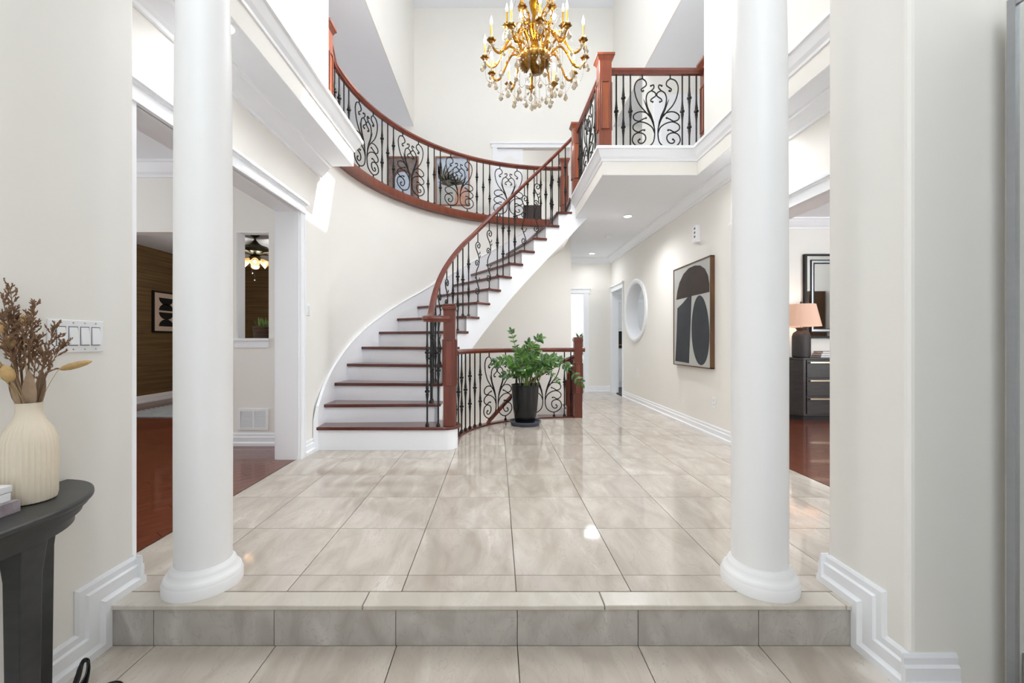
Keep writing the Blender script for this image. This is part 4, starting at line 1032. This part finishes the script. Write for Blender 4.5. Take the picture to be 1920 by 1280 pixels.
for i in range(9):
    an = random.uniform(0, 2 * pi); d = Vector((cos(an) * .35, sin(an) * .35, 1)); leaf(fl, (VX + cos(an) * .012, VY + sin(an) * .012, NZ - .02), d, (cos(an), sin(an), .2), random.uniform(.8, 1.15), 'dried_leaf', DL, (.15, .035), 'dry_leaf')
bk = thing('picture_book', 'grey and plum printed book lying on the console table', 'book', (-1.55, 1.18, TZ))
bevel(MB().box(-1.632, -1.468, 1.06, 1.315, TZ, TZ + .004).box(-1.632, -1.468, 1.06, 1.315, TZ + .032, TZ + .036).box(-1.473, -1.468, 1.06, 1.315, TZ + .004, TZ + .032).build('cover', 'book_grey', bk), .001)
MB().box(-1.629, -1.474, 1.063, 1.312, TZ + .004, TZ + .032).build('pages', 'box_white', bk)
bx = thing('white_box', 'white lidded box on top of the printed book', 'box', (-1.55, 1.2, TZ + .036))
bevel(MB().box(-1.625, -1.484, 1.092, 1.303, TZ + .036, TZ + .062).build('box_body', 'box_white', bx), .002)
bevel(MB().box(-1.627, -1.482, 1.09, 1.305, TZ + .063, TZ + .084).build('lid', 'box_white', bx), .002)
cdp = [(-1.50, 1.52, LOW + .06), (-1.505, 1.535, LOW + .10), (-1.50, 1.56, LOW + .115), (-1.495, 1.55, LOW + .06), (-1.50, 1.50, LOW + .02), (-1.47, 1.52, LOW + .025), (-1.40, 1.56, LOW + .03), (-1.36, 1.55, LOW + .022), (-1.36, 1.50, LOW + .006), (-1.40, 1.42, LOW + .004), (-1.52, 1.38, LOW + .004)]
mb = MB().tube(smoothline(cdp, 6), .0035, 6)
for k in range(5):
    mb.tube(smoothline([(-1.51 + .004 * k, 1.50 - .004 * k, LOW + .005), (-1.515 + .004 * k, 1.53, LOW + .06), (-1.515 + .004 * k, 1.56 - .003 * k, LOW + .11), (-1.505 + .004 * k, 1.575 - .004 * k, LOW + .09), (-1.50 + .004 * k, 1.54, LOW + .03), (-1.50 + .003 * k, 1.50, LOW + .005)], 5), .003, 5)
tag(mb.build('power_cord', 'black_plastic', None, True), 'coiled black power cord on the floor beside the table leg', 'cord')

# ------------------------------------------------------------------ mirrored closet door at the right edge
cl = thing('closet_door', 'sliding mirrored closet door with a brushed aluminium frame', 'closet door', (1.81, 0.9, LOW))
MB().box(1.795, 1.825, 1.478, 1.503, LOW, 2.3).build('stile', 'aluminium', cl); MB().box(1.795, 1.825, .50, .525, LOW, 2.3).build('stile', 'aluminium', cl)
MB().box(1.803, 1.812, .525, 1.478, LOW + .03, 2.27).build('mirror_pane', 'mirror', cl)
MB().box(1.797, 1.823, .525, 1.478, LOW, LOW + .03).build('rail', 'aluminium', cl); MB().box(1.797, 1.823, .525, 1.478, 2.27, 2.3).build('rail', 'aluminium', cl)

# ------------------------------------------------------------------ left rooms
vt = thing('wall_vent', 'white louvred air return vent low on the left room wall', 'vent', (-2.6, 4.54, .17))
MB().box(-2.75, -2.432, 4.528, 4.54, .365, .39).box(-2.75, -2.432, 4.528, 4.54, .165, .19).box(-2.75, -2.725, 4.528, 4.54, .19, .365).box(-2.457, -2.432, 4.528, 4.54, .19, .365).box(-2.595, -2.58, 4.529, 4.54, .19, .365).build('frame', 'switch_plastic', vt)
MB().box(-2.725, -2.457, 4.537, 4.5395, .19, .365).build('backing', 'saucer_grey', vt)
for i in range(14):
    for x0, x1 in ((-2.725, -2.595), (-2.58, -2.457)):
        z = .193 + i * .0125; MB().add([(x0, 4.53, z), (x1, 4.53, z), (x1, 4.537, z + .008), (x0, 4.537, z + .008), (x0, 4.53, z - .0015), (x1, 4.53, z - .0015), (x1, 4.537, z + .0065), (x0, 4.537, z + .0065)], [(0, 1, 2, 3), (7, 6, 5, 4), (4, 5, 1, 0), (2, 6, 7, 3), (0, 3, 7, 4), (1, 5, 6, 2)]).build('louvre', 'switch_plastic', vt)
ba = thing('woven_basket', 'small brown woven basket planter on the pass-through sill', 'basket', (-2.53, 4.62, 1.14))
mb = MB()
for i in range(7): mb.tube([(-2.53 + (.072 + .012 * i / 6) * cos(a), 4.60 + (.072 + .012 * i / 6) * sin(a), 1.147 + .018 * i) for a in [2 * pi * j / 20 for j in range(21)]], .0105, 6)
mb.lathe([(.06, .0), (.07, .01), (.08, .125), (.07, .125), (.001, .11)], 20, (-2.53, 4.60, 1.14)).build('weave', 'basket', ba, True)
gs = thing('succulent_plant', 'spiky green grass-like plant in the woven basket', 'plant', (-2.53, 4.60, 1.25)); GL = [None]
for i in range(34):
    an = random.uniform(0, 2 * pi); sp = random.uniform(.1, .8); leaf(gs, (-2.53 + .045 * cos(an) * random.random(), 4.60 + .045 * sin(an) * random.random(), 1.245), (cos(an) * sp, sin(an) * sp, 1), (cos(an), sin(an), -.3), random.uniform(.7, 1.1), 'grass_green', GL, (.12, .014), 'blade')
# framed print
fp = thing('framed_print', 'black framed print of black half circles on the brown grasscloth wall', 'picture', (-6.38, 8.2, 1.3))
MB().box(-6.4, -6.36, 7.90, 7.93, 1.28, 2.06).box(-6.4, -6.36, 8.52, 8.55, 1.28, 2.06).box(-6.4, -6.36, 7.93, 8.52, 1.28, 1.31).box(-6.4, -6.36, 7.93, 8.52, 2.03, 2.06).build('frame', 'ink_black', fp)
MB().box(-6.395, -6.375, 7.93, 8.52, 1.31, 2.03).build('paper', 'paper_tan', fp)
for (zc, up) in ((1.94, -1), (1.70, 1), (1.665, -1), (1.40, 1)):
    MB().prism([(8.225 + .18 * cos(radians(a)), zc + up * .135 * sin(radians(a))) for a in range(0, 181, 12)], -6.376, -6.372, 'x').build('half_circle', 'ink_black', fp)
rg = thing('area_rug', 'pale blue woven rug on the hardwood of the far left room', 'rug', (-4.2, 7.3, 0))
MB().box(-5.69, -2.7, 6.2, 8.6, 0.0, .012).build('pile', 'rug_blue', rg)
MB().box(-5.69, -5.60, 6.2, 8.6, .012, .014).build('border', 'canvas_grey', rg)
for i in range(22): MB().box(-5.665, -5.63, 6.3 + i * .1, 6.34 + i * .1, .014, .0152).build('border_dot', 'rug_dark', rg)
# ceiling fan
FX, FY = -3.93, 6.93
fan = thing('ceiling_fan', 'dark bronze ceiling fan with glowing lamps seen through the pass-through', 'ceiling fan', (FX, FY, 2.84))
MB().lathe([(.001, 0), (.07, 0), (.065, -.02), (.03, -.045), (.018, -.05), (.018, -.10)], 24, (FX, FY, 2.84)).build('canopy', 'fan_bronze', fan, True)
MB().lathe([(.02, -.09), (.05, -.13), (.10, -.17), (.19, -.20), (.21, -.24), (.19, -.29), (.10, -.32), (.06, -.34), (.085, -.36), (.08, -.42), (.04, -.44), (.001, -.445)], 32, (FX, FY, 2.84)).build('motor', 'fan_bronze', fan, True)
for k in range(5):
    a = k * 2 * pi / 5 - .35
    b = MB().box(.24, .72, -.065, .065, -.318, -.308).build('blade', 'fan_blade', fan); b.location = (FX, FY, 2.84); b.rotation_euler = (radians(0), 0, a); b.matrix_parent_inverse = parent_world(fan).inverted()
    arm_ = MB().box(.12, .28, -.02, .02, -.312, -.300).build('blade_iron', 'fan_bronze', fan); arm_.location = (FX, FY, 2.84); arm_.rotation_euler = (0, 0, a); arm_.matrix_parent_inverse = parent_world(fan).inverted()
for k in range(4):
    a = k * pi / 2 + .5; c = Vector((FX + .07 * cos(a), FY + .07 * sin(a), 2.44)); d = Vector((cos(a), sin(a), -.75)).normalized()
    sh = MB().tube([c + d * t for t in (0, .02, .06, .11, .14)], [.022, .035, .05, .062, .068], 14, cap=False).build('glass_shade', 'shade_glass', fan, True)
    MB().ball(tuple(c + d * .10), .03, 10, 8).build('bulb', 'bulb', sh, True)
for k in range(2):
    p = (FX + (-.02, .02)[k], FY - .05, 2.40); mb = MB().tube([p, (p[0], p[1], p[2] - (.18, .30)[k])], .0025, 5); mb.ball((p[0], p[1], p[2] - (.19, .31)[k]), .012, 8, 6); mb.build('pull_chain', 'fan_bronze', fan, True)
light('fan_lamps', 'POINT', (FX, FY, 2.2), 40, (1, .95, .87), size=.12)

# ------------------------------------------------------------------ right room: dresser, lamp, mirror, books
ds = thing('dresser', 'dark wood dresser with canted end and pale metal pulls', 'dresser', (4.9, 6.2, 0))
DPOLY = [(4.10, 6.42), (4.10, 6.18), (4.30, 5.99), (5.9, 5.99), (5.9, 6.42)]
def inset(P, g): cx, cy = 5.0, 6.22; return [(cx + (x - cx) * (1 - g / .9), cy + (y - cy) * (1 - g / .22)) for x, y in P]
MB().prism(inset(DPOLY, .012), .0, .06).build('plinth', 'ink_black', ds)
bevel(MB().prism(DPOLY, .06, .85).build('body', 'dark_cabinet', ds), .006)
bevel(MB().prism(inset(DPOLY, -.008), .85, .875).build('top', 'dark_cabinet', ds), .005)
for c in range(2):
    for i in range(3):
        x0 = 4.34 + c * .78; z0 = .09 + i * .255
        dw = bevel(MB().box(x0, x0 + .75, 5.975, 5.992, z0, z0 + .245).build('drawer', 'dark_cabinet', ds), .003)
        MB().box(x0 + .03, x0 + .72, 5.945, 5.976, z0 + .205, z0 + .222).build('pull', 'brass_pull', dw)
TLX, TLY, TLZ = 4.42, 6.20, .876
tl = thing('table_lamp', 'table lamp with dark jar base and glowing blush shade on the dresser', 'lamp', (TLX, TLY, TLZ))
MB().lathe([(.10, 0), (.112, .01), (.115, .05), (.115, .30), (.10, .355), (.06, .385), (.055, .40), (.07, .42), (.07, .43), (.03, .435)], 32, (TLX, TLY, TLZ)).build('base', 'lamp_base', tl, True)
MB().lathe([(.012, .43), (.012, .50)], 12, (TLX, TLY, TLZ)).build('neck', 'brass_pull', tl, True)
MB().lathe([(.245, .45), (.175, .77), (.171, .77), (.24, .452)], 48, (TLX, TLY, TLZ), cap=False).build('shade', 'lamp_shade', tl, True)
MB().lathe([(.006, .50), (.006, .78), (.018, .79), (.02, .80), (.001, .815)], 12, (TLX, TLY, TLZ)).box(TLX - .174, TLX + .174, TLY - .003, TLY + .003, TLZ + .762, TLZ + .768).build('finial', 'lamp_base', tl, True)
MB().ball((TLX, TLY, TLZ + .60), .035, 12, 8).build('lamp_bulb', 'bulb', tl, True)
light('table_lamp_glow', 'POINT', (TLX, TLY, TLZ + .61), 5, (1, .82, .66), size=.05)
wm = thing('wall_mirror', 'rectangular mirror in a dark and silver frame above the dresser', 'mirror', (4.9, 6.44, 1.2))
X0, X1, Z0, Z1 = 4.62, 5.6, 1.16, 2.42
def rectframe(g0, g1, y0, y1, name, m):
    MB().box(X0 + g0, X0 + g1, y0, y1, Z0 + g0, Z1 - g0).box(X1 - g1, X1 - g0, y0, y1, Z0 + g0, Z1 - g0).box(X0 + g1, X1 - g1, y0, y1, Z0 + g0, Z0 + g1).box(X0 + g1, X1 - g1, y0, y1, Z1 - g1, Z1 - g0).build(name, m, wm)
rectframe(0, .03, 6.395, 6.45, 'outer_frame', 'ink_black'); rectframe(.03, .085, 6.405, 6.44, 'mirror_border', 'mirror'); rectframe(.085, .10, 6.395, 6.44, 'bead_frame', 'ink_black'); rectframe(.10, .13, 6.405, 6.44, 'inner_border', 'aluminium'); rectframe(.13, .142, 6.40, 6.44, 'inner_frame', 'ink_black')
MB().box(X0 + .142, X1 - .142, 6.425, 6.435, Z0 + .142, Z1 - .142).build('mirror_glass', 'mirror', wm)
for i, (m, x0, lb) in enumerate((('book_grey', 4.63, 'grey book at the bottom of the small stack on the dresser'), ('paper_tan', 4.64, 'tan book in the middle of the small stack on the dresser'), ('print_brown', 4.66, 'brown book on top of the small stack on the dresser'))):
    z = .8765 + i * .031; t = thing('stacked_book', lb, 'book', (x0, 6.2, z), 'books stacked on the dresser')
    MB().box(x0, x0 + .24, 6.1, 6.28, z, z + .004).box(x0, x0 + .24, 6.1, 6.28, z + .026, z + .03).box(x0, x0 + .24, 6.276, 6.28, z, z + .03).build('cover', m, t)
    MB().box(x0 + .004, x0 + .236, 6.103, 6.276, z + .004, z + .026).build('pages', 'box_white', t)

hc = thing('tall_cabinet', 'tall narrow brown wooden cabinet reflected in the dining room mirror', 'cabinet', (6.4, 4.2, 0))
MB().box(6.25, 6.58, 4.14, 4.30, 0, 2.12).build('body', 'walnut_edge', hc)
MB().box(6.235, 6.25, 4.155, 4.285, .1, 2.05).build('door', 'walnut_edge', hc)
# ------------------------------------------------------------------ kitchen and back room beyond the hall
def cab_door(parent, x0, x1, z0, z1, y):
    d = bevel(MB().box(x0, x1, y - .02, y, z0, z1).build('door', 'cabinet_white', parent), .003); g = .06
    MB().box(x0 + .02, x0 + g, y - .027, y - .02, z0 + .02, z1 - .02).box(x1 - g, x1 - .02, y - .027, y - .02, z0 + .02, z1 - .02).box(x0 + g, x1 - g, y - .027, y - .02, z0 + .02, z0 + g).box(x0 + g, x1 - g, y - .027, y - .02, z1 - g, z1 - .02).build('door_moulding', 'cabinet_white', d)
KY = 10.4
ov_ = thing('oven_cabinet', 'tall white kitchen cabinet with built-in black oven seen through the doorway', 'cabinet', (3.0, KY, 0))
MB().box(2.75, 3.29, KY, 10.98, .0, 2.06).build('body', 'cabinet_white', ov_)
cab_door(ov_, 2.77, 3.27, 1.42, 2.04, KY); cab_door(ov_, 2.77, 3.27, .40, .93, KY)
on = MB().box(2.77, 3.27, KY - .02, KY, .95, 1.36).build('oven', 'oven_black', ov_); MB().box(2.80, 3.24, KY - .06, KY - .02, 1.02, 1.045).build('oven_handle', 'gold', on)
MB().box(2.77, 3.27, KY - .02, KY, .12, .38).build('drawer', 'cabinet_white', ov_)
MB().box(2.75, 3.29, KY - .03, 10.98, 2.06, 2.13).build('cornice', 'white_trim', ov_)
pc = thing('pantry_cabinet', 'tall white panelled kitchen cabinet seen through the round window', 'cabinet', (3.6, KY, 0))
MB().box(3.30, 4.5, KY, 10.98, 0, 2.06).build('body', 'cabinet_white', pc)
for x0 in (3.32, 3.91): cab_door(pc, x0, x0 + .57, 1.42, 2.04, KY); cab_door(pc, x0, x0 + .57, .1, .9, KY); MB().box(x0, x0 + .57, KY - .02, KY, .92, 1.40).build('panel', 'cabinet_white', pc)
MB().box(3.30, 4.5, KY - .03, 10.98, 2.06, 2.13).build('cornice', 'white_trim', pc)
bd = struct(MB().box(1.2, 2.5, 12.17, 12.2, 0, 2.1).build('door_2', 'white_trim'), 'white panelled double door in the room at the end of the hall')
for x0 in (1.25, 1.60, 1.95):
    for z0, z1 in ((.15, .9), (1.0, 1.95)): MB().box(x0, x0 + .28, 12.155, 12.172, z0, z1).build('panel', 'cabinet_white', bd)
pl = thing('floor_palm', 'dark green palm glimpsed through the doorway at the end of the hall', 'plant', (2.10, 10.3, 0)); FL = [None]
MB().lathe([(.12, 0), (.16, .3), (.15, .3), (.001, .28)], 20, (2.15, 10.3, 0)).build('pot', 'pot_black', pl, True)
for i in range(9):
    a = i * .75; tip = Vector((2.15 + .22 * cos(a), 10.3 + .22 * sin(a), 1.05 + .06 * (i % 4))); b0 = Vector((2.15, 10.3, .28))
    P = smoothline([b0, b0.lerp(tip, .6) + Vector((0, 0, .12)), tip], 6); st = MB().tube(P, .005, 5).build('frond', 'stem_green', pl, True)
    for j in range(5, len(P)):
        for s in (1, -1): leaf(st, P[j], (s * .6, random.uniform(-.5, .5), .7), (0, -1, .3), 1.0, 'leaf_green', FL, (.14, .02), 'leaflet')

# ------------------------------------------------------------------ upper hall: prints, door, leaning picture, chair
def print_on_wall(name, x0, x1, z0, z1, label):
    t = thing(name, label, 'picture', ((x0 + x1) / 2, YB, z0), 'pair of prints on the upper back wall')
    MB().box(x0 - .03, x0, YB - .035, YB, z0 - .03, z1 + .03).box(x1, x1 + .03, YB - .035, YB, z0 - .03, z1 + .03).box(x0, x1, YB - .035, YB, z0 - .03, z0).box(x0, x1, YB - .035, YB, z1, z1 + .03).build('frame', 'print_frame', t)
    return t
yb_ = YB - .012
t = print_on_wall('archway_print', -2.33, -1.72, 4.05, 5.06, 'framed print of an old stone archway on the upper wall')
MB().box(-2.33, -1.72, yb_, YB - .002, 4.05, 5.06).build('sheet', 'print_stone', t)
arch = lambda r, c=-2.03, z=4.60: [(c - r, 4.05)] + [(c + r * cos(radians(a)), z + r * sin(radians(a))) for a in range(180, -1, -15)] + [(c + r, 4.05)]
MB().prism(arch(.22), yb_ - .003, yb_, 'y').build('arch_stones', 'print_brown', t); MB().prism(arch(.165), yb_ - .005, yb_ - .003, 'y').build('arch_opening', 'print_sky', t)
t = print_on_wall('garden_print', -1.30, -.62, 4.06, 5.06, 'framed print of palm leaves over a pale terrace on the upper wall')
MB().box(-1.30, -.62, yb_, YB - .002, 4.46, 5.06).build('sky_area', 'print_sky', t); MB().box(-1.30, -.62, yb_, YB - .002, 4.06, 4.46).build('terrace_area', 'canvas_grey', t)
MB().prism([(-.92, 4.06), (-.66, 4.06), (-.66, 4.42), (-.88, 4.46)], yb_ - .002, yb_, 'y').build('wall_area', 'print_pink', t)
for (cx_, cz_, n_, L_) in ((-1.20, 4.62, 11, .40), (-1.05, 4.50, 9, .30), (-.85, 4.52, 7, .20)):
    for i in range(n_):
        a = radians(12 + 156 * i / (n_ - 1)); e = Vector((min(-.64, max(-1.28, cx_ + cos(a) * L_)), 0, min(5.04, cz_ + sin(a) * L_ * .9))); c = Vector((cx_, 0, cz_ - .05))
        nn = Vector((-(e - c).z, 0, (e - c).x)).normalized() * .022; m_ = c.lerp(e, .5)
        MB().prism([(c.x, c.z), ((m_ + nn).x, (m_ + nn).z), (e.x, e.z), ((m_ - nn).x, (m_ - nn).z)], yb_ - .004, yb_ - .002, 'y').build('palm_leaf', ('print_green', 'print_brown')[i % 3 == 2], t)
trim(MB().box(-.10, .0, YB - .025, YB, F2, 5.28).box(1.58, 1.68, YB - .025, YB, F2, 5.28).box(-.12, 1.70, YB - .03, YB, 5.28, 5.36).box(-.14, 1.72, YB - .05, YB, 5.36, 5.39), 'white casing of the upper double doorway')
dl = struct(MB().box(0.0, .55, YB + .02, YB + .06, F2, 5.27).build('door_3', 'white_trim'), 'closed white panelled leaf of the upper double door')
pp = [(.08, 4.45), (.47, 4.45), (.47, 5.02), (.40, 5.04), (.33, 5.09), (.275, 5.12), (.22, 5.09), (.15, 5.04), (.08, 5.02)]
MB().prism(pp, YB + .008, YB + .021, 'y').build('door_panel', 'cabinet_white', dl); MB().box(.08, .47, YB + .008, YB + .021, 3.4, 4.35).build('door_panel', 'cabinet_white', dl)
cr_ = thing('armchair', 'dark brown chair back glimpsed through the open upper door', 'chair', (.9, 9.9, F2))
bevel(MB().box(.62, 1.06, 10.15, 10.25, F2 + .35, F2 + 1.12).build('backrest', 'dark_brown_leather', cr_), .03, 3)
bevel(MB().box(.60, 1.12, 9.75, 10.2, F2 + .28, F2 + .44).build('seat', 'dark_brown_leather', cr_), .03, 3)
for x in (.62, 1.06):
    for y in (9.78, 10.18): MB().box(x, x + .04, y, y + .04, F2, F2 + .3).build('leg', 'dark_cabinet', cr_)
lp = thing('leaning_picture', 'small gold framed picture leaning on the right balcony floor', 'picture', (1.9, 6.6, F2))
MB().add([(1.75, 6.35, F2), (1.75, 6.75, F2), (1.78, 6.35, F2), (1.78, 6.75, F2), (1.83, 6.35, 3.75), (1.83, 6.75, 3.75), (1.86, 6.35, 3.75), (1.86, 6.75, 3.75)], [(0, 1, 5, 4), (2, 6, 7, 3), (0, 4, 6, 2), (1, 3, 7, 5), (4, 5, 7, 6), (0, 2, 3, 1)]).build('frame', 'walnut_edge', lp)
